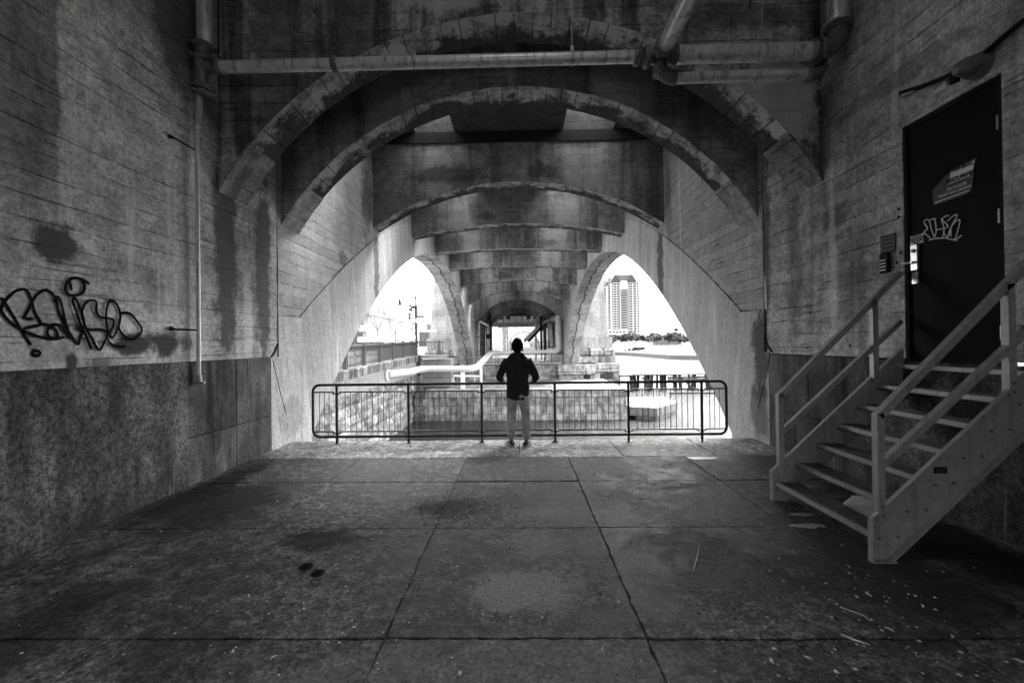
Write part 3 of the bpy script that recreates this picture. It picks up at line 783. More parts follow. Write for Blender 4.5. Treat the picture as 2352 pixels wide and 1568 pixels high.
for q_ in ((2.765, .35), (2.765, .42), (3.77, 1.29), (3.77, 1.36)): link('bolt', bolt, st, loc=(q_[0] + .008, YN - .036, q_[1]))
for Y_, nm_ in ((YN - .005, 'near'), (YF + .005, 'far')):
    s_ = .055
    hr = MB().beam((2.77, Y_, 1.11), (4.06, Y_, 2.41), s_, s_, up=(0, 1, 0))
    hr2 = MB().beam((2.8, Y_, .74), (4.06, Y_, 1.9), .05, .05, up=(0, 1, 0))
    part('handrail', hr, M_galv, st); part('mid_rail', hr2, M_galv, st)
    part('rail_post', MB().box(2.745, 2.745 + s_, Y_ - s_ / 2, Y_ + s_ / 2, .3, 1.135), M_galv, st)
    part('rail_post', MB().box(3.75, 3.75 + s_, Y_ - s_ / 2, Y_ + s_ / 2, 1.25, 2.12), M_galv, st)
o = part('maker_plate', MB().box(3.19, 3.29, YN - .0085, YN - .005, .665, .715), M_ink, st)
mk = Matrix.Translation((3.24, YN - .0095, .0)) @ Matrix.Rotation(PI / 2, 4, 'X')
m_ = MB()
for k in range(3): m_.box(3.2, 3.28, YN - .0105, YN - .0085, .675 + k * .012, .679 + k * .012)
part('print_lines', m_, M_signgrey, o)

# white crumpled bag below the stairs
bmb = bmesh.new(); bmesh.ops.create_icosphere(bmb, subdivisions=5, radius=1)
for v_ in bmb.verts:
    p = v_.co.copy()
    k = 1 + .16 * noise.fractal(p * 1.6 + Vector((3, 1, 2)), .8, 2, 4) + .05 * abs(noise.noise(p * 5))
    v_.co = Vector((p.x * .17 * k, p.y * .21 * k, max(-.085, p.z * .17 * k + .02 * math.sin(p.x * 6))))
for f in bmb.faces: f.smooth = True
me = bpy.data.meshes.new('plastic_bag'); bmb.to_mesh(me); bmb.free(); me.materials.append(M_bag)
bag = link('plastic_bag', me, loc=(3.2, 3.96, .09)); bag.rotation_euler = (0, .2, .5)
tag(bag, 'crumpled white plastic bag lying under the metal stairs', 'bag')

# ------------------------------------------------------------------ door and its fittings
XD = R_ + .035
dr = thing('door', (XD, 4.1, DZ0), 'black steel door at the head of the metal stairs, stickered and tagged', 'door')
part('leaf', MB().box(XD, XD + .05, DY0 + .04, DY1 - .035, DZ0 + .012, DZ1 - .05), M_door, dr)
fr_ = MB().box(R_ + .012, XD + .06, DY1 - .034, DY1 - .002, DZ0 + .013, DZ1 - .002).box(R_ + .012, XD + .06, DY0 + .002, DY0 + .039, DZ0 + .013, DZ1 - .002).box(R_ + .012, XD + .06, DY0 + .04, DY1 - .035, DZ1 - .049, DZ1 - .002).box(R_ + .004, XD + .06, DY0 + .002, DY1 - .002, DZ0 - .02, DZ0 + .011)
part('door_frame', fr_, M_frame, dr)
hm = MB().tube([(0, 0, -.06), (0, 0, .06)], .012, 8).mesh('hinge', M_chrome)
for z_ in (3.55, 2.75, 1.75): link('hinge', hm, dr, loc=(XD - .012, DY0 + .05, z_))
ly = at(2104, 580, x=XD).y
lk = MB().box(XD - .025, XD, ly - .035, ly + .035, 2.42, 2.68)
o = part('lock_case', bevel_mesh and lk, M_chrome, dr)
part('lever', MB().tube([(XD - .05, ly, 2.5), (XD - .06, ly + .02, 2.5), (XD - .06, ly + .1, 2.505)], .011, 8).tube([(XD, ly, 2.5), (XD - .06, ly, 2.5)], .014, 8), M_chrome, o)
part('cylinder_lock', MB().tube([(XD - .024, ly, 2.62), (XD - .036, ly, 2.62)], .02, 12), M_fitting, o)
part('lock_case', MB().box(XD - .02, XD, ly - .03, ly + .03, 2.28, 2.4), M_chrome, dr)
part('scuffs', MB().box(XD - .001, XD, DY0 + .1, DY0 + .102, 1.8, 1.802), M_signgrey, dr)
# text matrix on the right wall (reads from inside the chamber, normal -X): local x -> -Y, local y -> Z
def MR(x, y, z, tilt=0.):
    return Matrix.Translation((x, y, z)) @ Matrix(((0, 0, -1, 0), (-1, 0, 0, 0), (0, 1, 0, 0), (0, 0, 0, 1))) @ Matrix.Rotation(tilt, 4, 'Z')
def wallquad(cs, x, th=.004):
    """flat plate on the door plane through surveyed corners"""
    ps = [at(a_, b_, x=x) for a_, b_ in cs]
    m_ = MB(); n = len(ps)
    m_.add([tuple(p) for p in ps] + [(p.x + th, p.y, p.z) for p in ps], [tuple(range(n)), tuple(range(2 * n - 1, n - 1, -1))] + [(i, (i + 1) % n, (i + 1) % n + n, i + n) for i in range(n)])
    return m_, ps
dz = lambda a_, b_: (2009.8 + .2015 * a_, 315.8 + .2015 * b_)
sgn_ = thing('door_sign', at(*dz(900, 550), x=XD - .005), 'torn grey and white security notice stuck crooked on the black door', 'sign')
m_, _ = wallquad([dz(650, 610), dz(870, 370), dz(1150, 228), dz(1100, 600), dz(1040, 650), dz(670, 775)], XD - .006); part('backing', m_, M_signgrey, sgn_)
m_, _ = wallquad([dz(860, 385), dz(1135, 255), dz(1115, 370), dz(850, 475)], XD - .009, .002); part('white_panel', m_, M_signwhite, sgn_)
m_, _ = wallquad([dz(832, 520), dz(1090, 415), dz(1086, 440), dz(828, 540)], XD - .009, .002); part('white_panel', m_, M_signwhite, sgn_)
m_, _ = wallquad([dz(845, 478), dz(1108, 374), dz(1092, 412), dz(838, 515)], XD - .009, .002); part('white_panel', m_, M_signmid, sgn_)
m_, _ = wallquad([dz(680, 740), dz(1070, 598), dz(1070, 610), dz(680, 752)], XD - .009, .002); part('white_line', m_, M_signwhite, sgn_)
c1 = at(*dz(975, 450), x=XD - .012)
text('SECURITY', .062, M_ink, sgn_, MR(c1.x, c1.y, c1.z, .0))
c1 = at(*dz(960, 350), x=XD - .012); text('WARNING', .05, M_ink, sgn_, MR(c1.x, c1.y, c1.z))
c1 = at(*dz(930, 560), x=XD - .012); text('24 HOUR', .045, M_signwhite, sgn_, MR(c1.x, c1.y, c1.z))
c1 = at(*dz(905, 618), x=XD - .012); text('VIDEO RECORDING', .035, M_signwhite, sgn_, MR(c1.x, c1.y, c1.z))
lb = thing('door_label', at(*dz(475, 1160), x=XD - .005), 'small white printed label above the door lever', 'sign')
m_, _ = wallquad([dz(400, 1130), dz(548, 1088), dz(550, 1195), dz(405, 1233)], XD - .006, .004); part('card', m_, M_signwhite, lb)
for k, (tx, s2) in enumerate((('NOTICE', .026), ('AUTHORIZED', .024), ('PERSONNEL', .024), ('ONLY', .024))):
    c1 = at(*dz(477, 1122 + k * 27), x=XD - .009); text(tx, s2, M_ink, lb, MR(c1.x, c1.y, c1.z))

def ribbon(m_, pts, wd, x, sgn, amp=.0):
    """flat painted stroke lying on a wall plane x"""
    P2 = []
    # catmull-rom
    q = [pts[0]] + pts + [pts[-1]]
    for i in range(1, len(q) - 2):
        for k in range(6):
            t = k / 6
            P2.append(tuple(.5 * ((2 * q[i][c]) + (-q[i - 1][c] + q[i + 1][c]) * t + (2 * q[i - 1][c] - 5 * q[i][c] + 4 * q[i + 1][c] - q[i + 2][c]) * t * t + (-q[i - 1][c] + 3 * q[i][c] - 3 * q[i + 1][c] + q[i + 2][c]) * t ** 3) for c in (0, 1)))
    P2.append(pts[-1])
    P3 = [at(a_, b_, x=x) for a_, b_ in P2]
    n = len(P3); vs = []
    for i in range(n):
        d = P3[min(i + 1, n - 1)] - P3[max(i - 1, 0)]
        if d.length < 1e-6: d = Vector((0, 1, 0))
        nrm = Vector((0, -d.z, d.y)).normalized()
        w2 = wd / 2 * (1 + .3 * noise.noise(P3[i] * 9))
        e_ = min(1, (i + .6) / 2, (n - i - .4) / 2)
        for s in (-1, 1): vs.append(P3[i] + nrm * s * w2 * e_)
    top = [v + Vector((sgn * .002, 0, 0)) for v in vs]
    m_.add(top, [(2 * i, 2 * i + 1, 2 * i + 3, 2 * i + 2) for i in range(n - 1)])
gz = lambda l: [(.1855 * a_, 603 + .1855 * b_) for a_, b_ in l]
strokes = [
    [(10, 430), (70, 520), (160, 660), (250, 820), (330, 950), (385, 1025)],
    [(250, 830), (130, 740), (20, 620), (20, 540), (80, 450), (180, 360), (280, 330), (340, 360), (390, 480), (430, 620), (500, 755), (400, 790), (280, 820)],
    [(420, 700), (300, 680), (340, 600), (390, 490), (460, 390), (560, 340), (650, 390), (700, 480), (720, 600), (800, 760), (880, 900), (960, 1010), (1000, 900), (1020, 850), (940, 820)],
    [(250, 830), (400, 890), (560, 935), (700, 945), (800, 915)],
    [(500, 755), (640, 790), (710, 880), (680, 940), (600, 910), (590, 830), (650, 765), (740, 780), (810, 860), (880, 950)],
    [(670, 500), (690, 430), (730, 440), (770, 560), (800, 700), (850, 850)],
    [(1110, 265), (1020, 210), (920, 190), (840, 230), (805, 320), (850, 395), (940, 405), (1030, 360), (1040, 270), (1000, 215)],
    [(860, 230), (885, 345)],
    [(1130, 1080), (1080, 950), (1010, 800), (950, 640), (900, 480), (930, 445), (990, 570), (1050, 780), (1130, 930), (1220, 1080), (1280, 1000), (1330, 870), (1310, 700), (1320, 560), (1360, 475), (1430, 500), (1480, 600), (1480, 740), (1400, 920), (1350, 880), (1400, 780), (1400, 710), (1340, 685), (1240, 675), (1190, 600), (1190, 490), (1120, 465), (1050, 510), (1015, 620), (1040, 760)],
    [(940, 820), (1020, 790), (1110, 830), (1240, 830), (1330, 860), (1320, 930), (1380, 1010), (1480, 1040), (1560, 1030)],
    [(1480, 640), (1540, 620), (1620, 640), (1690, 720), (1755, 820), (1720, 890), (1630, 950), (1520, 890), (1470, 800), (1490, 660)],
]
m_ = MB()
for k, s_ in enumerate(strokes): ribbon(m_, gz(s_), .026, L_ + .003 + k * .0012, 1)
solo('graffiti', m_, M_spray, 'large black sprayed graffiti tag on the concrete wall', 'graffiti')
m_ = MB(); ribbon(m_, gz([(440, 1085), (490, 1110), (470, 1150), (410, 1140), (410, 1095), (445, 1082)]), .028, L_ + .003, 1)
solo('graffiti', m_, M_spray, 'small black sprayed ring below the large graffiti tag', 'graffiti')
ds = [[(640, 1150), (560, 1080), (600, 1040), (560, 960), (600, 935), (625, 960)],
      [(620, 940), (650, 1060), (685, 1145)], [(625, 935), (700, 925)], [(685, 930), (700, 1060), (680, 1140)],
      [(700, 1055), (830, 1020), (810, 980), (770, 940), (800, 900), (850, 890)], [(755, 915), (790, 1050), (770, 1140)],
      [(775, 1060), (830, 1140), (880, 1000), (940, 890), (900, 890), (820, 960)],
      [(830, 1140), (860, 1040), (930, 950), (970, 960), (915, 1165)], [(870, 1135), (862, 1020)],
      [(610, 1170), (700, 1150), (810, 1148), (910, 1165), (995, 1110)], [(900, 1150), (940, 1180)]]
m_ = MB()
for k, s_ in enumerate(ds): ribbon(m_, [dz(*p) for p in s_], .011, XD - .004 - k * .0008, -1)
solo('graffiti', m_, M_chalk, 'pale scrawled marker tag on the black door', 'graffiti')

# plate and keypad beside the door, lamp and conduit above it
cz5 = lambda a_, b_: (1780 + .2747 * a_, 402 + .2747 * b_)
m_, _ = wallquad([cz5(880, 515), cz5(1002, 482), cz5(1002, 628), cz5(882, 658)], R_ - .012, .012)
pl = thing('wall_plate', at(*cz5(940, 570), x=R_), 'dark metal notice plate on the wall above the keypad', 'sign')
part('plate', m_, M_signgrey, pl)
m_ = MB()
pc = at(*cz5(941, 570), x=R_ - .014)
for k in range(5): m_.box(R_ - .0145, R_ - .012, pc.y - .09, pc.y + .09 - .03 * (k % 2), pc.z - .1 + k * .045, pc.z - .09 + k * .045)
part('raised_lines', m_, M_frame, pl)
kp = thing('keypad', at(*cz5(938, 735), x=R_), 'small black entry keypad with pale buttons beside the door', 'keypad')
kc = at(*cz5(938, 735), x=R_)
me = MB().box(R_ - .045, R_, kc.y - .062, kc.y + .062, kc.z - .11, kc.z + .11).mesh('case', M_frame)
link('case', bevel_mesh(me, .012), kp)
for k in range(4):
    part('button', MB().box(R_ - .051, R_ - .045, kc.y - .035, kc.y + .04, kc.z - .085 + k * .036, kc.z - .072 + k * .036), M_signwhite, kp)
zz4 = lambda a_, b_: (1780 + .2747 * a_, .2747 * b_)
lc = at(*zz4(1640, 560), x=R_ - .08)
lm = thing('wall_lamp', at(*zz4(1640, 560), x=R_), 'unlit round wall lamp with dark conduit above the door', 'lamp')
part('back_box', MB().tube([(R_, lc.y, lc.z), (R_ - .07, lc.y, lc.z)], [.11, .1], 20), M_fitting, lm)
part('lamp_shade', MB().tube([(R_ - .07, lc.y, lc.z), (R_ - .12, lc.y, lc.z), (R_ - .19, lc.y, lc.z - .02), (R_ - .22, lc.y, lc.z - .03)], [.08, .08, .06, .03], 20), M_fitting, lm)
part('lens', MB().tube([(R_ - .1, lc.y + .09, lc.z - .02), (R_ - .15, lc.y + .13, lc.z - .03)], [.06, .055], 14), M_glass, lm)
cpts = [at(*zz4(*p), x=R_ - .025) for p in ((1050, 780), (1200, 735), (1420, 650), (1560, 560))] + [at(*zz4(*p), x=R_ - .025) for p in ((1720, 480), (1900, 320), (2082, 170))]
part('conduit', MB().tube([tuple(p) for p in cpts], .022, 8), M_iron, lm)
m_, _ = wallquad([zz4(1325, 765), zz4(1430, 685), zz4(1435, 735), zz4(1325, 792)], R_ - .006, .006)
solo('wall_sticker', m_, M_signwhite, 'small pale sticker on the wall between the lamp and the door top', 'sticker')
m_, _ = wallquad([zz4(1050, 770), zz4(1165, 740), zz4(1170, 765), zz4(1060, 810)], R_ - .04, .04)
solo('junction_box', m_, M_galv, 'small steel box at the lower end of the conduit above the door', 'box')
# broken mortar edge above the door
m_ = MB()
pts = [at(*zz4(*p), x=R_ - .004) for p in ((1045, 1060), (1120, 1000), (1160, 975), (1250, 930), (1400, 860), (1560, 790), (1700, 710), (1850, 640), (1945, 560))]
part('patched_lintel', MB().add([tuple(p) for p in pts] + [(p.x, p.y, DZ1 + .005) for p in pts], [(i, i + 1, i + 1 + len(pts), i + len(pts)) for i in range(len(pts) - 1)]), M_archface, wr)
# bolt holes
for k, (a_, b_) in enumerate(((1035, 285), (1035, 350), (1052, 650), (1020, 732), (628, 1425), (1045, 1495))):
    c1 = at(*cz5(a_, b_), x=R_ - .002)
    part('bolt_hole', MB().tube([(R_ - .003, c1.y, c1.z), (R_ + .002, c1.y, c1.z)], .018, 10), M_joint, wr)

# ------------------------------------------------------------------ things on the floor
def floor_pt(px, py): p = at(px, py, z=0); return p.x, p.y
for (a_, b_), lb in (((703, 1301), 'left of the two round rusty floor sockets beside a slab joint'), ((730, 1316), 'right of the two round rusty floor sockets beside a slab joint')):
    x_, y_ = floor_pt(a_, b_)
    m_ = MB().tube([(x_, y_, -.004), (x_, y_, .008), (x_, y_, .009)], [.05, .05, .036], 18)
    for k in range(5): m_.box(x_ - .03, x_ + .03, y_ - .028 + k * .013, y_ - .023 + k * .013, .008, .013)
    solo('floor_socket', m_, M_iron, lb, 'fitting', 'round metal sockets in the floor')
def chip(m_, x_, y_, s, z=.003):
    n = random.randint(4, 6); a0 = random.uniform(0, 6)
    ps = [(x_ + s * random.uniform(.5, 1) * math.cos(a0 + 2 * PI * k / n), y_ + s * random.uniform(.5, 1) * math.sin(a0 + 2 * PI * k / n)) for k in range(n)]
    vs = [(p[0], p[1], z) for p in ps] + [(x_, y_, z + s * random.uniform(.2, .6))]
    m_.add(vs, [(k, (k + 1) % n, n) for k in range(n)])
lit, drk = MB(), MB()
def scatter(m_, cx_, cy_, sx, sy, n, s0, s1):
    for _ in range(n):
        x_, y_ = random.gauss(cx_, sx), random.gauss(cy_, sy)
        if abs(x_) > 4.0 or y_ > 7.5 or y_ < .8: continue
        chip(m_, x_, y_, random.uniform(s0, s1) * random.choice((.6, 1, 1, 1.5)))
for c_ in ((0, 3.0, 2, 1.5, 560, .003, .011), (-.6, 4.3, .5, .4, 120, .004, .012), (2.0, 2.6, .5, .35, 110, .004, .013), (1.9, 5.2, .35, .2, 90, .003, .007), (-.6, 3., .5, .6, 40, .004, .012), (1.2, 1.8, .8, .4, 60, .003, .01), (-1.5, 2.2, .8, .5, 90, .003, .009), (-.1, 3.9, .6, .35, 110, .003, .01), (3, 4.6, .5, .8, 40, .004, .01)): scatter(lit, *c_)
for c_ in ((-.75, 4.5, .35, .25, 260, .005, .016), (-1.75, 3.75, .3, .25, 140, .004, .013), (0, 3.6, 2.2, 1.7, 420, .003, .01), (2.0, 2.6, .5, .4, 200, .004, .014), (1.9, 5.4, .6, .35, 200, .004, .012), (2.65, 3.6, .25, .8, 220, .005, .014), (-3.4, 5.2, .5, .8, 160, .006, .02), (-2.4, 7, .6, .25, 60, .004, .012), (2.6, 7, .7, .3, 60, .004, .014), (-3.9, 4, .1, 1.5, 160, .008, .02)): scatter(drk, *c_)
o = part('pale_grit', lit, M_chalk, kind='stuff'); o['label'] = 'pale chips and crumbs strewn over the concrete floor'
o = part('dark_grit', drk, M_joint, kind='stuff'); o['label'] = 'dark grit and dry dirt strewn over the concrete floor'
lv = MB()
for _ in range(46):
    x_, y_ = random.gauss(2.0, .6), random.gauss(2.5, .5)
    if random.random() < .4: x_, y_ = random.uniform(-2.5, 3.5), random.uniform(1.8, 6)
    if abs(x_) > 3.9: continue
    a_ = random.uniform(0, 6); l = random.uniform(.008, .024); wd = l * random.uniform(.12, .4)
    ps = []
    for k in range(7):
        t = k / 6 - .5
        ps.append((t * 2 * l, 0, .006 + .3 * l * (1 - 4 * t * t) * random.uniform(.5, 1)))
    vs = []
    for k, p in enumerate(ps):
        ww = wd * (1 - (abs(k - 3) / 3) ** 2) + .0008
        for s in (-1, 1):
            xx, yy_ = p[0], s * ww + .3 * p[0] * p[0] / l
            vs.append((x_ + xx * math.cos(a_) - yy_ * math.sin(a_), y_ + xx * math.sin(a_) + yy_ * math.cos(a_), p[2] + (0 if s < 0 else .003)))
    lv.add(vs, [(2 * k, 2 * k + 1, 2 * k + 3, 2 * k + 2) for k in range(6)])
o = part('dead_leaves', lv, M_chalk, kind='stuff'); o['label'] = 'small curled dead leaves and husks on the floor'
def twig(pts, r, lb):
    P = [(*floor_pt(a_, b_), .006) for a_, b_ in pts]
    solo('twig', MB().tube(P, [r] * (len(P) - 1) + [r * .4], 5), M_chalk, lb, 'twig')
twig([(1592, 1312), (1600, 1285), (1606, 1252)], .0045, 'thin pale twig standing out on the dark slab left of the stairs')
twig([(1932, 1458), (1960, 1470), (1998, 1482)], .006, 'pale twig lying along the front floor joint')
twig([(1930, 1395), (1965, 1408), (1985, 1415), (2000, 1428)], .003, 'long thin bent twig near the fallen leaves')
m_ = MB(); x_, y_ = floor_pt(1612, 1052)
ps = [(x_ + (.2 + .06 * noise.noise((math.cos(t) * 2, math.sin(t) * 2, 3))) * math.cos(t) * (1 + .35 * math.sin(3 * t) * .4), y_ + .07 * (1 + .4 * noise.noise((math.cos(t) * 2, math.sin(t) * 2, 9))) * math.sin(t), .0045) for t in [2 * PI * k / 40 for k in range(40)]]
m_.add(ps, [tuple(range(40))])
solo('paint_spill', m_, M_signwhite, 'dried white paint spill at the edge of the pale floor strip', 'stain')
m_ = MB()
for (cx_, cy_, rx, ry) in ((2075, 1208, .16, .05), (2060, 1182, .12, .035)):
    x_, y_ = floor_pt(cx_ - 220, cy_)
    ps = [(x_ + rx * (1 + .5 * noise.noise((math.cos(t) * 3, math.sin(t) * 3, cx_))) * math.cos(t), y_ + ry * (1 + .8 * noise.noise((math.cos(t) * 3, math.sin(t) * 3, cy_))) * math.sin(t), .0045) for t in [2 * PI * k / 40 for k in range(40)]]
    m_.add(ps, [tuple(range(40))])
solo('paint_scrape', m_, M_signmid, 'pale scraped paint marks on the floor in front of the bottom step', 'stain')

# ------------------------------------------------------------------ granite river pier
WZ = -3.5
pier = thing('bridge_pier', (0, 38, WZ), 'pale granite block pier of the bridge standing in the water', 'pier')
part('core', MB().box(-7.25, 7.3, 29.3, 60, -4.5, -1.5).box(-8.3, 8.3, 38.1, 60, -3, -.2), M_joint, pier)
def course(x0, x1, y0, y1, z0, z1, n, mat=None, bev=.014, shift=0., jit=.006, parent=pier, faceonly=True):
    ws = [random.uniform(.75, 1.3) for _ in range(n)]
    t = sum(ws); x = x0
    for k, w_ in enumerate(ws):
        x2 = x + (x1 - x0) * w_ / t
        stone(parent, x + .006, x2 - .006, y0 + random.uniform(-.012, .012), y1, z0 + .005, z1 - .005, mat or M_granite, bev, jit)
        x = x2
# lower tier: four courses with a coping
course(-6.5, 7.4, 29.1, 30.4, -1.93, -1.43, 10)
course(-6.5, 7.3, 29.2, 30.2, -2.5, -1.94, 9)
course(-6.5, 7.3, 29.2, 30.2, -3.08, -2.51, 8)
course(-6.5, 7.3, 29.14, 30.2, -3.9, -3.09, 7)
for k in range(4): course(-7.3, -6.5, 29.16, 30.2, [-3.9, -3.05, -2.5, -1.95][k], [-3.06, -2.51, -1.96, -1.55][k], 1, M_quay, .05)
part('tier_top', MB().box(-7.2, 7.35, 30.3, 38.2, -1.8, -1.45), M_coping, pier)
# right end return of lower tier
for k, (a_, b_) in enumerate(((-1.93, -1.43), (-2.5, -1.94), (-3.08, -2.51), (-3.9, -3.09))):
    yv = 30.4
    while yv < 38:
        l = random.uniform(1.1, 1.8)
        stone(pier, 6.6, 7.32, yv, min(38.2, yv + l) - .01, a_ + .005, b_ - .005, M_granite, .025)
        yv += l
# upper tier
course(-4.6, 4.6, 38.0, 38.9, -1.12, -.45, 9)
course(-4.6, 4.6, 37.9, 38.9, -1.52, -1.14, 7)
course(-4.6, 4.6, 38.0, 39, -.44, -.2, 8)
for sg in (-1, 1):
    f = lambda a_, b_: (min(sg * a_, sg * b_), max(sg * a_, sg * b_))
    # block under the arch ring, with rounded lower moulding
    for (x0_, x1_, y0_, z0_, z1_, bv) in ((3.35, 5.75, 37.35, -.82, -.18, .06), (3.35, 5.75, 37.3, -1.08, -.83, .1), (3.5, 5.6, 37.45, -1.5, -1.09, .02)):
        a_, b_ = f(x0_, x1_); stone(pier, a_, b_, y0_, 39, z0_, z1_, M_granite, bv)
    # stepped side base
    a_, b_ = f(5.76, 6.75); stone(pier, a_, b_, 37.6, 40, -.82, -.18, M_granite, .03)
    a_, b_ = f(5.76, 6.75); stone(pier, a_, b_, 37.55, 40, -1.06, -.83, M_granite, .09)
    a_, b_ = f(6.76, 9.0)
    course(a_, b_, 38.0, 41, -.62, -.08, 2, None, .03)
    course(a_, b_, 37.95, 41, -.92, -.63, 1, None, .09)
    a_, b_ = f(5.3, 8.75); course(a_, b_, 38.7, 42, -.07, .52, 4)
    a_, b_ = f(5.3, 8.7)
    course(a_, b_, 38.8, 42, .53, 1.2, 3, None, .14)
    a_, b_ = f(5.6, 8.9); course(a_, b_, 38.1, 42, -1.5, -.94, 4); course(a_, b_, 38.0, 42, -2.3, -1.52, 4); course(a_, b_, 37.95, 42, -3.9, -2.32, 3)
    tw = MB()
    a_, b_ = f(5.35, 8.6); c_, d_ = f(5.42, 8.32)
    tw.box(a_, b_, 39.4, 44, 1.21, 2.3)
    tw.add([(c_, 39.6, 2.3), (d_, 39.6, 2.3), (d_, 44, 2.3), (c_, 44, 2.3), (c_ + (.0 if sg > 0 else .5), 39.9, 9), (d_ - (.5 if sg > 0 else 0), 39.9, 9), (d_ - (.5 if sg > 0 else 0), 44, 9), (c_ + (0 if sg > 0 else .5), 44, 9)], [(0, 1, 5, 4), (1, 2, 6, 5), (2, 3, 7, 6), (3, 0, 4, 7), (4, 5, 6, 7)])
    a_, b_ = f(5.33, 6.0); tw.box(a_, b_, 39.45, 39.7, 2.31, 9)
    solo('pier_tower', tw, M_pierc, 'tall pale concrete pier tower beyond the ' + ('left' if sg < 0 else 'right') + ' side arch, tapering upwards', 'tower')
    pw = MB(); a_, b_ = f(4.1, 5.35); pw.box(a_, b_, 39.32, 44.1, -.2, 7.3)
    a_, b_ = f(3.5, 5.35); pw.box(a_, b_, 44.2, 48.35, -.2, 7.3)
    a_, b_ = f(3.5, 5.35)
    pw.box(a_, b_, 48.35, 50, -.2, 7.3)
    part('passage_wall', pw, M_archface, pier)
part('pier_floor', MB().box(-4.1, 4.1, 38.1, 56, -.22, -.17), M_joint, pier)

# concrete mooring block right of the pier
P1, P2, P3 = at(1510, 966, z=WZ), at(1549, 951, z=WZ), at(1437, 966, z=WZ)
blk = MB().prism([(7.45, 29.3), (P1.x, P1.y), (P2.x + .3, P2.y + .2), (P2.x + .4, 34.5), (7.45, 34.5)], 'z', -3.25, -2.66)
blk.prism([(7.95, 29.35), (P1.x - .03, P1.y + .06), (P2.x + .24, P2.y + .27), (P2.x + .34, 34.4), (7.95, 34.4)], 'z', -4, -3.252)
bo = solo('mooring_block', blk, M_coping, 'low pale concrete block with angled end in the water right of the pier', 'block')
bo.data.materials[0] = concrete('mooring_concrete', .12, None, streak=.6, streak_lo=.5, speck=.2)

# white pier railing
wr_ = thing('pier_railing', (0, 38.2, -.2), 'white picket railing along the top of the granite pier', 'railing')
m_ = MB()
m_.box(-3.85, 3.85, 38.28, 38.32, .62, .66).box(-3.85, 3.85, 38.28, 38.32, -.1, -.06)
part('rail', m_, M_whitepaint, wr_)
m_ = MB(); x_ = -3.8
while x_ < 3.85: m_.box(x_ - .012, x_ + .012, 38.285, 38.315, -.06, .62); x_ += .125
o = part('pickets', m_, M_whitepaint, wr_, kind='stuff')
m_ = MB()
for x_ in (-3.3, -1.9, 0, 1.5, 2.9): m_.box(x_ - .02, x_ + .02, 38.2, 38.24, -.35, .74)
m_.box(-3.85, 3.85, 38.2, 38.23, .72, .76)
part('dark_post', m_, M_iron, wr_)
m_ = MB()
for (a_, b_, zz_) in ((-3.4, -2.0, .98), (-4.0, -3.4, .5)): pass
m_.box(-3.2, -1.75, 39.4, 39.44, 1.28, 1.34).box(-3.2, -1.75, 39.4, 39.44, .7, .74)
for x_ in (-3.2, -2.7, -2.2, -1.78): m_.box(x_ - .02, x_ + .02, 39.4, 39.44, -.2, 1.34)
solo('pier_railing', m_, M_iron, 'short black railing panel behind the left bend of the white pipe', 'railing')
# machinery boxes seen through the pickets
m_ = MB().box(1.45, 1.75, 40, 40.3, -.2, .35).box(.2, 2.3, 40, 40.2, .1, .16).box(-2.4, -1.2, 40.1, 40.3, .15, .25)
solo('pipe_bench', m_, M_whitepaint, 'low white support frame behind the pier railing pickets', 'frame')

# ------------------------------------------------------------------ white insulated pipe over the pier
def bend(pts, r_=.6, n=6):
    """round the corners of a polyline"""
    pts = [Vector(p) for p in pts]; out = [pts[0]]
    for i in range(1, len(pts) - 1):
        a_, b_, c_ = pts[i - 1], pts[i], pts[i + 1]
        ra = min(r_, (a_ - b_).length * .45, (c_ - b_).length * .45)
        p, q = b_ + (a_ - b_).normalized() * ra, b_ + (c_ - b_).normalized() * ra
        for k in range(n + 1):
            t = k / n; out.append((1 - t) ** 2 * p + 2 * t * (1 - t) * b_ + t * t * q)
    out.append(pts[-1]); return out
wp = thing('river_pipe', (-5, 31.5, -.1), 'thick white insulated pipe crossing from the left retaining wall to the pier', 'pipe')
q1 = at(889, 860, x=-7.28); q2 = at(945, 854, y=27.8); q3 = at(966, 847, y=30.0); q4 = at(1091, 847, y=30.4); q5 = at(1126, 812, y=37.2)
part('pipe', MB().tube(bend([q1, q2, q3, q4, q5, (-1.9, 38.6, .93)], .9), [.205] * 1 + [.21] * 6 + [.225] * 100 if 0 else .235, 22), M_whitepipe, wp)
part('flange', MB().tube([(-7.3, q1.y, q1.z), (-7.22, q1.y, q1.z)], .33, 22), M_whitepaint, wp)
part('pipe', MB().tube([(-2.2, 38.62, .93), (3.0, 38.9, .98)], .17, 18), M_whitepipe, wp)
part('pipe', MB().tube(bend([(2.6, 39.0, .98), (3.62, 39.1, .98), (3.62, 39.3, 3.2), (3.62, 39.35, 4.1), (3.4, 43, 4.2)], .5), [.17, .17, .2, .24, .27, .29] + [.3] * 100 if 0 else .28, 20), M_whitepipe, wp)
for px_ in (1091, 1066):
    pass
s1 = at(1063, 860, y=30.4)
part('support', MB().box(s1.x - .13, s1.x + .13, 30.2, 30.6, -1.45, -.25), M_whitepaint, wp)
s2 = at(1106, 880, y=34.5)
part('support', MB().tube([(s2.x, 34.2, -1.45), (s2.x, 34.2, .05)], .11, 12), M_whitepaint, wp)
tp = thing('thin_pipe', (-5, 36.5, -.9), 'thin white pipe with brackets running below the thick river pipe', 'pipe')
t1, t2 = at(945, 866, y=33.5), at(1105, 864, y=36.8)
part('pipe', MB().tube([t1, (t1.x + .7, 35.6, t1.z - .05), t2], .09, 10), M_whitepaint, tp)
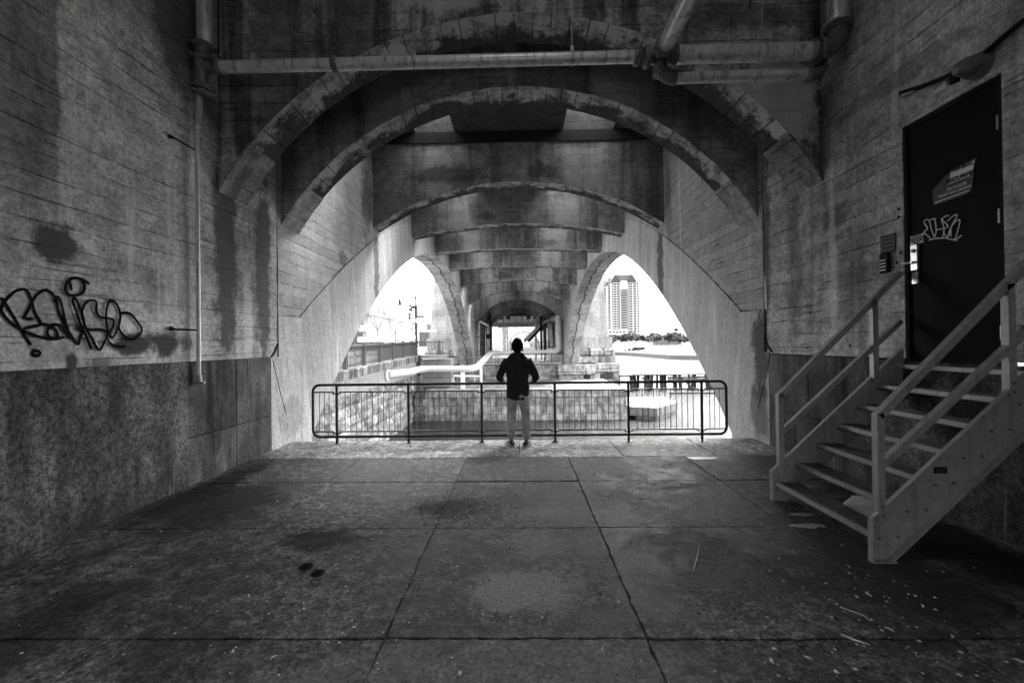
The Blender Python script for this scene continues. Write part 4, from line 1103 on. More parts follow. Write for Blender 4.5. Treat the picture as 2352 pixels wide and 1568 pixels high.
for k in range(5):
    p = Vector((t1.x + .7, 35.6, t1.z - .05)).lerp(t2, .12 + k * .19)
    part('bracket', MB().box(p.x - .03, p.x + .03, p.y - .1, p.y + .1, -1.45, p.z + .12), M_whitepaint, tp)
# white vertical conduit by the left arch foot
v1 = at(943.5, 791, y=29.6)
vp_ = thing('vent_pipe', (v1.x, 30.6, -1.4), 'white upright square pipe with a short arm near the railing corner', 'pipe')
part('pipe', MB().box(v1.x - .11, v1.x + .11, 29.5, 29.72, -1.43, v1.z + .45), M_whitepaint, vp_)
part('arm', MB().box(v1.x - .85, v1.x + .11, 29.52, 29.7, v1.z + .35, v1.z + .45), M_whitepaint, vp_)

# pipes and fittings inside the pier passage
dp = thing('downpipe', (-3.85, 39.6, 0), 'grey downpipe with an elbow on the left wall of the pier passage', 'pipe')
part('pipe', MB().tube(bend([(-3.2, 43.9, 3.6), (-3.85, 40.6, 3.95), (-3.85, 40.4, .4), (-3.5, 40.0, .1), (-3.2, 39.6, .45)], .3), .12, 12), M_pipe, dp)
for z_ in (1.0, 2.4): part('clamp', MB().tube([(-3.85, 40.4, z_), (-3.85, 40.4, z_ + .06)], .16, 12), M_fitting, dp)
m_ = MB().box(-3.38, -3.0, 43.6, 43.9, 2.3, 2.75)
m_.tube([(-3.3, 43.7, .0), (-3.3, 43.7, 3.8)], .05, 8).tube([(-2.95, 43.95, .0), (-2.95, 43.95, 5)], .07, 8).tube([(-3.15, 43.9, .0), (-3.15, 43.9, 4.6)], .04, 8)
solo('cable_conduit', m_, M_iron, 'bundle of dark conduits with a box on the left side of the pier passage', 'conduit')
mc = thing('machinery_frame', (2.3, 45, 0), 'tangle of steel posts and tanks in the pier passage right of the person', 'machinery')
part('sloping_beam', MB().beam((.55, 44.6, 1.95), (2.2, 45.2, 3.6), .2, .3), M_whitepaint, mc)
part('sloping_beam', MB().beam((.95, 45.0, 1.95), (2.5, 45.6, 3.5), .12, .24), M_iron, mc)
part('tank', MB().tube([(2.05, 46, 3.1), (2.05, 46, 3.3), (2.05, 46, 4.5)], [.2, .28, .28], 14), M_whitepipe, mc)
part('drum', MB().tube([(2.55, 45.5, 3.4), (2.55, 46.2, 3.4)], .3, 14), M_steel, mc)
part('pole', MB().tube([(1.8, 45.5, .0), (1.8, 45.5, 4.1)], .1, 10), M_whitepaint, mc)
part('pole', MB().tube([(2.35, 45, .0), (2.35, 45, 4.6)], .09, 10), M_iron, mc)
part('pole', MB().tube([(3.05, 43.9, .0), (3.05, 43.9, 4.2)], .1, 10), M_pipe, mc)
part('pole', MB().tube([(2.7, 44.4, .0), (2.7, 44.4, 5.0)], .16, 10), M_steel, mc)
part('pipe', MB().tube(bend([(1.4, 44.6, 3.9), (2.6, 44.4, 5.1), (2.75, 44.2, 4.9)], .2), .13, 12), M_pipe, mc)
part('pipe', MB().tube([(2.7, 44, 3.95), (3.4, 42.8, 4.25)], .13, 12), M_pipe, mc)
m_ = MB()
for z_ in (1.9, 1.35): m_.box(1.9, 3.2, 42.9, 42.94, z_, z_ + .05)
for x_ in (1.9, 2.33, 2.76, 3.19): m_.box(x_ - .02, x_ + .02, 42.9, 42.94, -.2, 1.95)
part('guard_rail', m_, M_iron, mc)

# dark bascule girder and the farther viaduct
bg_ = thing('steel_girder', (0, 58, 4), 'sooty steel girder and ribbed plate spanning between pier and farther viaduct', 'girder')
part('girder', MB().box(-4.2, 4.2, 56, 56.6, 3.95, 4.5), M_steel, bg_)
m_ = MB().box(-4.2, 4.2, 56.3, 56.5, 4.5, 5.5)
part('web_plate', m_, plain('worn_girder_plate', .22, .6, .2, .5, 3), bg_)
for x_ in [-3 + k * .85 for k in range(8)]: part('stiffener', MB().box(x_ - .04, x_ + .04, 56.1, 56.3, 4.5, 5.5), M_steel, bg_)
part('bottom_beam', MB().box(-4.2, 4.2, 50.2, 50.8, 5.0, 7.3), M_steel, bg_)
m_ = MB()
for x_ in (-2.2, -1.3, 1.2, 2.1): m_.box(x_ - .25, x_ + .25, 52, 52.5, 4.75, 6)
m_.tube([(-1.9, 50.1, 5.9), (2, 50.1, 5.9)], .05, 6).box(-.35, .45, 49.9, 50.2, 5.6, 6.2)
part('hung_machinery', m_, M_iron, bg_)
part('deck_plate', MB().box(-4.3, 4.3, 50.2, 72, 7.2, 7.5), M_steel, bg_)
for sg in (-1, 1): part('column', MB().box(sg * 3.9 - .4, sg * 3.9 + .4, 56, 57, -3.6, 5.5), M_steel if sg < 0 else M_pierc, bg_)
m_ = MB().box(-3.3, -1.2, 57.5, 58.5, .3, .6)
for k in range(4): m_.tube([(-3.2 + k * .5, 57.5, .6), (-3.2 + k * .5, 57.5, 3)], .03, 6)
m_.box(-3.3, -1.2, 57.45, 57.5, 1.7, 1.75).box(-3.3, -1.2, 57.45, 57.5, 2.2, 2.25)
solo('work_platform', m_, M_whitepaint, 'small white railed platform beyond the pier, left of the person', 'platform')
far = thing('farther_viaduct', (.95, 78, 0), 'long arcade of repeating concrete arches seen far down the bridge axis', 'viaduct')
m_ = MB()
for k in range(10): m_.box(-5, 7.2, 98 + k * 24, 105.5 + k * 24, 5.65, 6.2)
part('deck', m_, M_ceiling, far)
part('walkway', MB().box(-4, 6.2, 70, 330, -.9, -.6), M_joint, far)
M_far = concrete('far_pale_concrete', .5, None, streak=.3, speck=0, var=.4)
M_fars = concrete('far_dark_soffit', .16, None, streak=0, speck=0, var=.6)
for k in range(9):
    Y = 98 + k * 24
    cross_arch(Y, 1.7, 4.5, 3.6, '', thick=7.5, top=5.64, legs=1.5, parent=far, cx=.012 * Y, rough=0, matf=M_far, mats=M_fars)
    for sg in (-1, 1):
        c_ = .012 * Y + sg * 4.6
        part('column', MB().box(c_ - .8, c_ + .8, Y + 15, Y + 16.5, -2, 5.64), M_far, far)

# ------------------------------------------------------------------ left bank: quay, retaining wall, coping, road railing
qy = thing('quay_wall', (-7.3, 20, WZ), 'rough ashlar quay wall of squared granite along the left water edge', 'wall')
part('backing', MB().box(-7.9, -7.36, 6, 29.2, -4.3, -.5), M_joint, qy)
def rough_block(y0, y1, z0, z1, parent):
    """one squared block with a rock-faced front (towards +X)"""
    nx, nz_ = 4, 3
    vs = []
    for j in range(nz_ + 1):
        for i in range(nx + 1):
            y = y0 + .012 + (y1 - y0 - .024) * i / nx; z = z0 + .012 + (z1 - z0 - .024) * j / nz_
            e_ = i in (0, nx) or j in (0, nz_)
            vs.append((-7.33 + (random.uniform(-.01, .01) if e_ else random.uniform(.03, .13)), y, z))
    fs = [(j * (nx + 1) + i, j * (nx + 1) + i + 1, (j + 1) * (nx + 1) + i + 1, (j + 1) * (nx + 1) + i) for j in range(nz_) for i in range(nx)]
    m_ = MB().add(vs, fs)
    c_ = [(x, y, z) for x in (-7.33, -7.6) for (y, z) in ((y0 + .012, z0 + .012), (y1 - .012, z0 + .012), (y1 - .012, z1 - .012), (y0 + .012, z1 - .012))]
    m_.add(c_, [(0, 1, 5, 4), (1, 2, 6, 5), (2, 3, 7, 6), (3, 0, 4, 7)])
    part('stone', m_, M_quay, parent)
zc = [-4.1, -3.35, -2.85, -2.35, -1.8, -1.35, -.88, -.42]
for k in range(7):
    y = 8.4 - random.uniform(0, .8)
    while y < 29.1:
        l = random.uniform(.8, 1.7)
        y2 = min(y + l, 29.15)
        rough_block(y, y2, zc[k], zc[k + 1], qy); y += l
rt = solo('retaining_wall', MB().box(-7.62, -7.32, 5, 30.2, -.42, .55), M_bankwall, 'smooth white concrete wall band above the rough quay stones', 'wall')
zsl = lambda y: .71 + (y - 16.7) * .0205 - .02
cp = thing('coping', (-7.4, 20, .4), 'stained concrete coping under the ornate road railing', 'coping')
y = 6.
while y < 29.9:
    y2 = min(y + 1.55, 30.2)
    m_ = MB(); vs = []
    for yy_ in (y + .008, y2 - .008):
        zt_ = zsl(yy_)
        vs += [(-7.15, yy_, zt_ - .42), (-7.15, yy_, zt_ - .06), (-7.2, yy_, zt_), (-8.0, yy_, zt_), (-8.0, yy_, zt_ - .42)]
    m_.add(vs, [(i, (i + 1) % 5, (i + 1) % 5 + 5, i + 5) for i in range(5)] + [(0, 1, 2, 3, 4), (9, 8, 7, 6, 5)])
    part('coping_stone', m_, M_coping, cp)
    y = y2
rr = thing('road_railing', (-7.35, 20, .8), 'ornate grey iron railing with square posts along the approach road', 'railing')
def balusters(P0, P1, n, parent, mat):
    """two files of turned bars with ring ornaments, between two points (base line)"""
    P0, P1 = Vector(P0), Vector(P1); m_ = MB()
    for k in range(n):
        p = P0.lerp(P1, (k + .5) / n)
        m_.box(p.x - .018, p.x + .018, p.y - .019, p.y + .019, p.z + .07, p.z + .9)
        for z_ in (.14, .42, .5, .74):
            m_.box(p.x - .018, p.x + .018, p.y - .026, p.y + .026, p.z + z_, p.z + z_ + .03)
    d = P1 - P0
    for k in range(n * 2):
        p = P0.lerp(P1, (k + .5) / (2 * n)); m_.box(p.x - .01, p.x + .01, p.y - .008, p.y + .008, p.z + .8, p.z + .9)
    o = part('balusters', m_, mat, parent, kind='stuff')
    m_ = MB().beam(P0 + Vector((0, 0, .95)), P1 + Vector((0, 0, .95)), .13, .09).beam(P0 + Vector((0, 0, .8)), P1 + Vector((0, 0, .8)), .05, .03).beam(P0 + Vector((0, 0, .06)), P1 + Vector((0, 0, .06)), .06, .04)
    part('top_rail', m_, mat, parent)
M_ironwork = plain('grey_iron_paint', .08, .55, .1, .15)
yp = [9.2, 11.4, 13.6, 15.8, 17.95, 20.1, 22.4, 24.7, 27.0, 29.1, 30.6]
for i, y in enumerate(yp):
    part('railing_post', MB().box(-7.44, -7.3, y - .08, y + .08, zsl(y), zsl(y) + 1.02).box(-7.47, -7.27, y - .1, y + .1, zsl(y) + 1.02, zsl(y) + 1.06), M_ironwork, rr)
    if i: balusters((-7.37, yp[i - 1] + .08, zsl(yp[i - 1])), (-7.37, y - .08, zsl(y)), 14 if i < 10 else 9, rr, M_ironwork)
rr2 = thing('road_railing', (-6.6, 30.7, 1), 'short facing section of iron railing between the road corner and the pier tower', 'railing')
m_ = MB()
for k in range(14):
    x_ = -7.2 + k * .13
    m_.box(x_ - .015, x_ + .015, 30.68, 30.71, 1.08, 1.85)
    m_.box(x_ - .05, x_ + .05, 30.67, 30.7, 1.2 + .25 * (k % 3), 1.24 + .25 * (k % 3))
part('bars', m_, M_ironwork, rr2, kind='stuff')
part('top_rail', MB().box(-7.3, -5.4, 30.64, 30.76, 1.86, 1.96).box(-7.3, -5.4, 30.67, 30.72, 1.04, 1.09), M_ironwork, rr2)
part('railing_post', MB().box(-5.85, -5.7, 30.62, 30.78, 1.0, 2.05), M_ironwork, rr2)
ab = thing('abutment', (-6.4, 32, 0), 'pale stone abutment below the railing corner beside the pier tower', 'wall')
part('slab_edge', MB().box(-7.3, -5.3, 30.5, 31.2, .74, .98), M_bankwall, ab)
part('corner_pillar', MB().box(-7.95, -7.05, 30.2, 31.0, -.45, 1.0), M_coping, ab)
for k in range(3): course(-7.1, -5.0, 31.3, 32.4, -1.4 + k * .7, -.72 + k * .7, 2, M_bankwall, .03, parent=ab)

# ------------------------------------------------------------------ road furniture on the left
ZR = .75
lmp = thing('street_lamp', (-8.2, 34, ZR), 'tall black street lamp with hanging bell lantern and banner', 'lamp')
Lx = at(955, 700, y=34).x
zt_ = at(955, 676, y=34).z; za = at(955, 684, y=34).z
part('pole', MB().tube([(Lx, 34, ZR), (Lx, 34, ZR + 1), (Lx, 34, zt_ - .2), (Lx, 34, zt_)], [.13, .085, .07, .03], 10), M_iron, lmp)
part('arm', MB().tube([(Lx, 34, za), (Lx - 1.28, 34, za)], .045, 8), M_iron, lmp)
px_ = Lx - 1.28
part('lantern', MB().tube([(px_, 34, za + .08), (px_, 34, za - .05), (px_, 34, za - .2), (px_, 34, za - .42), (px_, 34, za - .5), (px_, 34, za - .58)], [.03, .06, .1, .12, .2, .24], 16), M_iron, lmp)
bn = part('banner', MB().box(Lx + .06, Lx + .68, 33.99, 34.01, 3.88, 4.9), M_signmid, lmp)
part('banner_foot', MB().box(Lx + .06, Lx + .68, 33.985, 33.989, 3.88, 4.0), M_signgrey, bn)
def MF(x, y, z): return Matrix.Translation((x, y, z)) @ Matrix.Rotation(PI / 2, 4, 'X')
text('THE SCIENCE BEHIND', .055, M_signwhite, bn, MF(Lx + .38, 33.98, 4.68))
text('PIXAR', .2, M_signwhite, bn, MF(Lx + .38, 33.98, 4.5))
text('EXHIBIT', .08, M_signwhite, bn, MF(Lx + .42, 33.98, 4.32)); text('NOW OPEN', .07, M_signwhite, bn, MF(Lx + .42, 33.98, 4.2))
bn2 = part('banner', MB().box(Lx - .6, Lx - .06, 33.99, 34.01, 3.88, 4.85), M_signwhite, lmp)
m_ = MB()
random.seed(11)
for k in range(9):
    a_, b_ = random.uniform(Lx - .5, Lx - .15), random.uniform(4.0, 4.6); m_.box(a_, a_ + .05, 33.985, 33.988, b_, b_ + .09)
m_.box(Lx - .4, Lx - .07, 33.985, 33.988, 4.66, 4.82)
part('print', m_, M_ink, bn2)
for z_ in (4.93, 3.84): part('banner_arm', MB().tube([(Lx - .6, 34, z_), (Lx + .68, 34, z_)], .015, 6), M_iron, lmp)
sx = at(940.6, 727, y=33).x
sg_ = thing('traffic_signal', (sx, 33, ZR), 'three lens traffic signal on a white post beside the street lamp', 'traffic light')
part('post', MB().tube([(sx + .05, 33.1, ZR), (sx + .05, 33.1, 3.5)], .085, 10), M_whitepaint, sg_)
zs = [at(940, y_, y=33).z for y_ in (723, 730.5, 737.5)]
part('housing', MB().box(sx - .14, sx + .16, 33, 33.2, zs[2] - .16, zs[0] + .16), M_whitepaint, sg_)
for k, z_ in enumerate(zs):
    l_ = part('lens', MB().tube([(sx, 32.99, z_), (sx, 32.97, z_)], .1, 16), M_signgrey if k < 2 else M_signwhite, sg_)
    vs = MB().tube([(sx + .11 * math.cos(t), 32.9, z_ + .11 * math.sin(t)) for t in [PI * k_ / 10 for k_ in range(11)]], .018, 6)
    part('visor', vs, M_iron, l_)
hx = at(942, 712, y=34).x
for z_ in (4.45, 4.75): part('side_head', MB().tube([(sx + .08, 33.1, z_), (sx + .08, 32.9, z_)], [.06, .1], 10), M_iron, sg_)
gx = at(945.5, 680, y=32.4).x
ga = thing('raised_barrier', (gx, 32.4, ZR), 'raised striped barrier arm with small lamps beside the signal', 'barrier')
part('housing', MB().box(gx - .08, gx + .1, 32.3, 32.6, ZR, 2.1), M_whitepaint, ga)
ztop = at(945, 615, y=32.4).z
ln_ = ztop - 1.6
part('arm', MB().tube([(gx, 32.4, 1.6), (gx, 32.4, ztop)], .022, 8), M_whitepaint, ga)
for k in range(8):
    z_ = 1.9 + k * ln_ / 7.6
    part('stripe', MB().tube([(gx, 32.4, z_), (gx, 32.4, z_ + ln_ / 16)], .032, 8), M_iron, ga)
for y_ in (625, 665, 742):
    z_ = at(945, y_, y=32.4).z; part('lamp', MB().tube([(gx, 32.4, z_), (gx + .14, 32.4, z_)], .04, 8), M_iron, ga)
def road_sign(cx_, cz_, Y, wd, ht, lines, lb, name='road_sign', mat=None, ts=.1):
    c_ = at(cx_, cz_, y=Y)
    t = thing(name, (c_.x, Y, ZR), lb, 'sign')
    part('post', MB().tube([(c_.x, Y + .03, ZR - .3), (c_.x, Y + .03, c_.z + ht / 2)], .03, 8), M_fitting, t)
    p = part('board', MB().box(c_.x - wd / 2, c_.x + wd / 2, Y - .01, Y + .01, c_.z - ht / 2, c_.z + ht / 2), mat or M_signwhite, t)
    for tx, s_, dz_ in lines: text(tx, s_, M_signgrey, p, MF(c_.x, Y - .014, c_.z + dz_))
    return t, c_, p
t, c_, p = road_sign(908, 747, 28, .46, .66, [('STOP', .14, .23), ('HERE ON', .09, .1), ('RED', .14, -.04)], 'white STOP HERE ON RED sign with arrow on a dark post')
m_ = MB().beam((c_.x + .1, 27.985, c_.z - .14), (c_.x - .1, 27.985, c_.z - .24), .004, .02, up=(0, 0, 1))
m_.add([(c_.x - .13, 27.98, c_.z - .255), (c_.x - .05, 27.98, c_.z - .26), (c_.x - .09, 27.98, c_.z - .19)], [(0, 1, 2)])
part('arrow', m_, M_ink, p)
t, c_, p = road_sign(833.5, 754, 28, .5, .42, [], 'small white sign board with round emblem and strip lamp, left of the stop sign')
part('emblem', MB().tube([(c_.x - .1 + .09 * math.cos(k * 2 * PI / 16), 27.985, c_.z + .09 * math.sin(k * 2 * PI / 16)) for k in range(16)], .012, 5, closed=True), M_signgrey, p)
part('strip_lamp', MB().box(c_.x + .0, c_.x + .22, 27.85, 27.97, c_.z - .27, c_.z - .22), M_iron, t)
part('arm', MB().tube([(c_.x, 28, c_.z + .21), (c_.x, 28, c_.z + .48), (c_.x + .62, 28, c_.z + .48), (c_.x + .62, 28, c_.z + .3)], .012, 6), M_fitting, t)
t, c_, p = road_sign(914.5, 773, 31, .34, .34, [], 'square white back sign partly hidden behind the stop sign post')
part('strip_lamp', MB().box(c_.x - .02, c_.x + .2, 30.85, 30.97, c_.z - .22, c_.z - .17), M_iron, t)
t, c_, p = road_sign(950, 775, 33.5, .3, .3, [('P', .2, 0)], 'small white square sign at the foot of the lamp post')
b1 = at(932, 760, y=36); b2 = at(1003, 761, y=36)
gt = thing('gate_boom', (b1.x, 36, ZR), 'horizontal pale road gate boom on a white pedestal', 'barrier')
part('boom', MB().tube([b1, b2], .085, 10), M_whitepipe, gt)
part('pedestal', MB().box(b1.x - .16, b1.x + .16, 35.8, 36.2, ZR, b1.z + .45).tube([(b1.x - .05, 36, b1.z + .45), (b1.x - .05, 36, b1.z + .7)], .1, 10), M_whitepaint, gt)

# ------------------------------------------------------------------ left background: museum garage, sheds, bare trees
bl = thing('grey_building', (-60, 190, ZR), 'long windowless grey building behind the approach road', 'building')
part('block', MB().box(-95, -55, 150, 235, 0, 13), M_bldg, bl)
part('parapet', MB().box(-95.3, -54.8, 149.8, 235.2, 13, 13.7), M_bldg2, bl)
ub = at(874, 712, x=-56.5)
part('roof_block', MB().box(-95, -56.5, 150, ub.y + 12, 13.7, 19.5), M_bldg2, bl)
o = part('window', MB().box(-56.5, -56.4, ub.y - 3, ub.y + 6, 14.8, 18), M_bldg, bl)
c_ = at(968, 750, y=300)
for k, (a_, b_, h_, mt) in enumerate(((-73, -66, 13, M_bldg), (-68.5, -62, 17, M_bldg2), (-82, -76, 15, M_bldg2))):
    lbs = ['small dark grey block at the far end of the road', 'pale tall block at the far end of the road', 'pale block hidden behind the signal post']
    b = thing('distant_building', (a_, 320, ZR), lbs[k], 'building')
    part('block', MB().box(a_, b_, 310 + 5 * k, 330, 0, h_), mt, b)
    part('roof_edge', MB().box(a_ - .2, b_ + .2, 309.8 + 5 * k, 330.2, h_, h_ + .4), M_bldg2, b)
c1, c2 = at(826, 774, y=85), at(882, 777, y=85)
sh = thing('white_canopy', (c1.x, 85, ZR), 'low white canopy building behind the road railing', 'building')
part('roof', MB().box(c1.x, c2.x, 84, 92, 2.5, 3.4), M_whitepaint, sh)
part('wall', MB().box(c1.x + .5, c2.x - .5, 85, 91, .3, 2.5), M_bldg2, sh)
for k in range(3):
    x_ = c1.x + 2 + k * 1.1; part('window', MB().box(x_, x_ + .8, 84.95, 85, 1.6, 2.3), M_glass, sh)

def tree_mesh(seed, h, spread, depth=6, r0=.12, leafy=0, leafsize=.3):
    rnd = random.Random(seed)
    m_, lf = MB(), MB()
    def grow(p, d, l, r, k):
        q = p + d * l
        m_.tube([p, p.lerp(q, .5) + Vector([rnd.uniform(-.05, .05) * l for _ in range(3)]), q], [r, r * .8, r * .62], 5 if k < 2 else 3, caps=False)
        if k >= depth - 2 and leafy:
            for _ in range(leafy):
                c_ = q + Vector([rnd.gauss(0, .5) * spread * .22 * h * .3 for _ in range(3)])
                n_ = Vector([rnd.gauss(0, 1) for _ in range(3)]).normalized(); t_ = n_.orthogonal().normalized(); b_ = n_.cross(t_)
                s_ = leafsize * rnd.uniform(.5, 1.3)
                lf.add([c_ + t_ * s_, c_ + b_ * s_ * .6, c_ - t_ * s_ * .8, c_ - b_ * s_ * .7], [(0, 1, 2, 3)])
        if k >= depth: return
        for _ in range(3 if k < 4 else 2):
            e_ = Vector([rnd.gauss(0, 1) for _ in range(3)]); e_ = (e_ - e_.dot(d) * d).normalized()
            nd = (d + e_ * rnd.uniform(.35, .85) * spread + Vector((0, 0, .12))).normalized()
            grow(q, nd, l * rnd.uniform(.62, .82), r * (.62 if leafy else .72), k + 1)
    grow(Vector((0, 0, 0)), Vector((0, 0, 1)), h * .28, r0, 0)
    return m_, lf
M_twig = plain('pale_twig_bark', .07, .9)
tm = [tree_mesh(3 + k, 9, .85, 7, .06)[0].mesh('branches', M_twig) for k in range(3)]
for k, (px_, Y, s_, lb) in enumerate(((868, 62, 1.25, 'tallest bare tree at the left edge of the arch view'), (842, 50, .75, 'bare tree behind the small emblem sign'),
                                      (900, 75, .8, 'bare rounded tree in front of the grey building'), (972, 70, .7, 'bare tree beside the lamp post base'), (988, 80, .75, 'bare tree close to the left pier tower'),
                                      (815, 42, .5, 'low bare tree at the far left above the road railing'))):
    c_ = at(px_, 780, y=Y)
    t = thing('bare_tree', (c_.x, Y, ZR), lb, 'tree')
    o = link('branches', tm[k % 3], t); o.matrix_parent_inverse = Matrix.Identity(4)
    t.scale = (s_, s_, s_); t.rotation_euler = (0, 0, k * 1.3)

# ------------------------------------------------------------------ right: timber fender, far bank, tower
DYc = 47.5
fd = thing('timber_fender', (15, DYc, WZ), 'old dark timber fender pier with clustered piles in the river', 'pier')
zd = at(1500, 860, y=DYc).z
xa, xb = at(1403, 860, y=DYc).x, at(1650, 860, y=DYc).x
random.seed(5)
for k in range(9):
    y_ = DYc - .6 + k * .28
    part('deck_plank', MB().beam((xa + random.uniform(0, .8), y_, zd + random.uniform(-.05, .03)), (xb, y_, zd + random.uniform(-.05, .05)), .24, .12), M_timber, fd)
for j, (a_, b_) in enumerate(((1446, 1468), (1478, 1498), (1509, 1534), (1548, 1567), (1578, 1602), (1622, 1640), (1412, 1424))):
    xx0, xx1 = at(a_, 880, y=DYc).x, at(b_, 880, y=DYc).x
    for k in range(4):
        x_ = xx0 + (xx1 - xx0) * (k + .5) / 4
        part('pile', MB().tube([(x_ + random.uniform(-.1, .1), DYc + random.uniform(-.5, .6), -5), (x_, DYc + random.uniform(-.4, .5), zd - .05)], random.uniform(.13, .19), 8), M_timber, fd)
for z_, y_ in ((zd - .55, DYc - .75), (zd - .3, DYc - .7)):
    part('waler', MB().beam((xa + 6, y_, z_), (xb, y_, z_ + .05), .16, .2), M_timber, fd)
for x_ in (xa + 3.2, xa + 7.4, xa + 11):
    part('brace', MB().beam((x_, DYc - .8, zd - .2), (x_ + 1.1, DYc - .8, WZ + .3), .14, .14), M_timber, fd)
part('low_boom', MB().tube([(xa + 5, DYc - 4, WZ + .08), (xb, DYc - 4.5, WZ + .08)], .09, 8), M_timber, fd)
# dark slot planks near the pier
solo('timber_walkway', MB().box(8.9, xa + 1.5, 44, 45.2, -1.75, -1.6).box(9.2, 9.45, 44.2, 44.5, -4, -1.75).box(10.1, 10.35, 44.2, 44.5, -4, -1.75), M_timber, 'short dark timber walkway joining the granite pier and the fender', 'walkway')

shore = [at(a_, b_, z=WZ) for a_, b_ in ((1380, 813.5), (1395, 814.5), (1430, 816), (1468, 818.5), (1505, 822), (1541, 825), (1575, 826), (1604, 826.5))]
shore = [shore[0] + Vector((-60, 40, 0))] + shore + [shore[-1] + Vector((60, -8, 0)), Vector((400, 60, WZ))]
bank = MB(); n = len(shore); zb_ = -2.2
back = [Vector((max(p.x * 3, p.x + 300) if i > 3 else p.x + 40 * i, 900, zb_ + 2)) for i, p in enumerate(shore)]
rows = [[(p.x, p.y, -4.5) for p in shore], [(p.x, p.y, zb_) for p in shore], [(p.x, p.y + 1.2, zb_) for p in shore]]
vs = [q for r in rows for q in r]
bank.add(vs, [(r * n + i, r * n + i + 1, (r + 1) * n + i + 1, (r + 1) * n + i) for r in range(2) for i in range(n - 1)])
part('river_bank', bank, M_bldg2, kind='structure')
bt = MB()
mid = [(p.x, p.y + 1.2, zb_ + .002) for p in shore]; up_ = [(p.x * 1.25 + 2, p.y * 1.25 + 10, -.6) for p in shore]; bk = [(p.x * 3, 1500 if i < n - 1 else 300, 0) for i, p in enumerate(shore)]
bt.add(mid + up_ + bk, [(r * n + i, r * n + i + 1, (r + 1) * n + i + 1, (r + 1) * n + i) for r in range(2) for i in range(n - 1)])
part('lawn', bt, M_grass, kind='structure')
fb = MB().box(-900, 70, 420, 1500, -4, -2.5).box(-900, -7.62, 300, 1500, -4, .5)
part('far_ground', fb, M_grass, kind='structure')
# promenade fence
pf = thing('promenade_fence', (30, 150, zb_), 'long dark iron fence along the promenade of the far river bank', 'fence')
m_ = MB()
for i in range(1, n - 2):
    a_, b_ = shore[i], shore[i + 1]
    l = (b_ - a_).length; k = max(2, int(l / 1.1))
    for q in range(k):
        p = a_.lerp(b_, q / k); m_.box(p.x - .03, p.x + .03, p.y + .57, p.y + .63, zb_, zb_ + 1.05)
    m_.beam((a_.x, a_.y + .6, zb_ + 1.05), (b_.x, b_.y + .6, zb_ + 1.05), .08, .08)
part('bars', m_, M_iron, pf, kind='stuff')
# leafy trees
fm, lm_ = [], []
for k in range(4):
    a_, b_ = tree_mesh(20 + k, 7, 1.0, 5, .16, 6, .36)
    fm.append(a_.mesh('trunk', M_bark)); lm_.append(b_.mesh('crown', M_leaf if k % 2 else M_leaf))
random.seed(4)
names = ['first leafy tree beside the right pier tower', 'leafy tree in front of the tower podium', 'broad dark leafy tree under the apartment tower', 'leafy tree right of the tower foot',
         'dark low leafy tree leaning over the lawn', 'dense leafy tree in the middle of the far bank', 'tall leafy tree below the rooftop tank', 'leafy tree right of the rooftop tank',
         'small leafy tree near the right arch edge', 'pale leafy tree touching the right arch edge', 'second row leafy tree behind the tower foot', 'second row leafy tree behind the lawn centre', 'second row leafy tree far right', 'small dark tree on the lawn edge', 'rounded tree left of the lawn', 'tree behind the promenade bend']
tpos = [(1400, 210, 1.1), (1420, 200, 1.1), (1446, 196, 1.15), (1470, 205, 1.1), (1480, 176, 1.0), (1508, 178, 1.0), (1534, 185, 1.2), (1556, 180, 1.05), (1566, 165, .9), (1592, 160, .95), (1440, 235, 1.25), (1500, 230, 1.3), (1548, 220, 1.3), (1522, 196, 1.1), (1412, 190, .8), (1458, 222, 1.25)]
for k, (px_, Y, s_) in enumerate(tpos):
    c_ = at(px_, 800, y=Y)
    t = thing('leafy_tree', (c_.x, Y, -1.2 + (Y - 160) * .004), names[k], 'tree', 'trees on the far river bank')
    for me_, nm_ in ((fm[k % 4], 'trunk'), (lm_[k % 4], 'crown')):
        o = link(nm_, me_, t); o.matrix_parent_inverse = Matrix.Identity(4)
    t.scale = (s_ * 1.15, s_ * 1.15, s_ * .92); t.rotation_euler = (0, 0, k * 2.1)
# park clutter under the trees
random.seed(8)
for k in range(5):
    c_ = at(1440 + k * 9, 806, y=185)
    cr = thing('parked_car', (c_.x, 185, -1), ['pale', 'white', 'grey', 'light', 'dark'][k] + ' tiny parked car, number ' + ['one', 'two', 'three', 'four', 'five'][k] + ' in the row under the bank trees', 'car', 'cars parked under the far trees')
    mt = [M_whitepaint, M_whitepaint, M_bldg, M_bldg2, M_iron][k]
    part('body', MB().prism([(c_.x - 1.5, -1.5), (c_.x + 1.5, -1.5), (c_.x + 1.5, -.95), (c_.x + .9, -.85), (c_.x + .6, -.3), (c_.x - .7, -.3), (c_.x - 1.1, -.85), (c_.x - 1.5, -.95)], 'y', 184, 185.6), mt, cr)
    for dx in (-.9, .9): part('wheel', MB().tube([(c_.x + dx, 183.95, -1.5), (c_.x + dx, 184.2, -1.5)], .3, 10), M_iron, cr)
# roof tank building right
c_ = at(1540, 768, y=330)
rb = thing('distant_building', (c_.x, 330, 0), 'low roof with a dark sign frame above the trees at right', 'building')
part('block', MB().box(c_.x - 9, c_.x + 8, 330, 345, -2, c_.z), M_bldg2, rb)
part('roof_sign', MB().box(c_.x + 4, c_.x + 5, 330, 331, c_.z, c_.z + 5).box(c_.x + 2.5, c_.x + 6.2, 330, 331, c_.z + 2.6, c_.z + 4.6), M_bldg, rb)

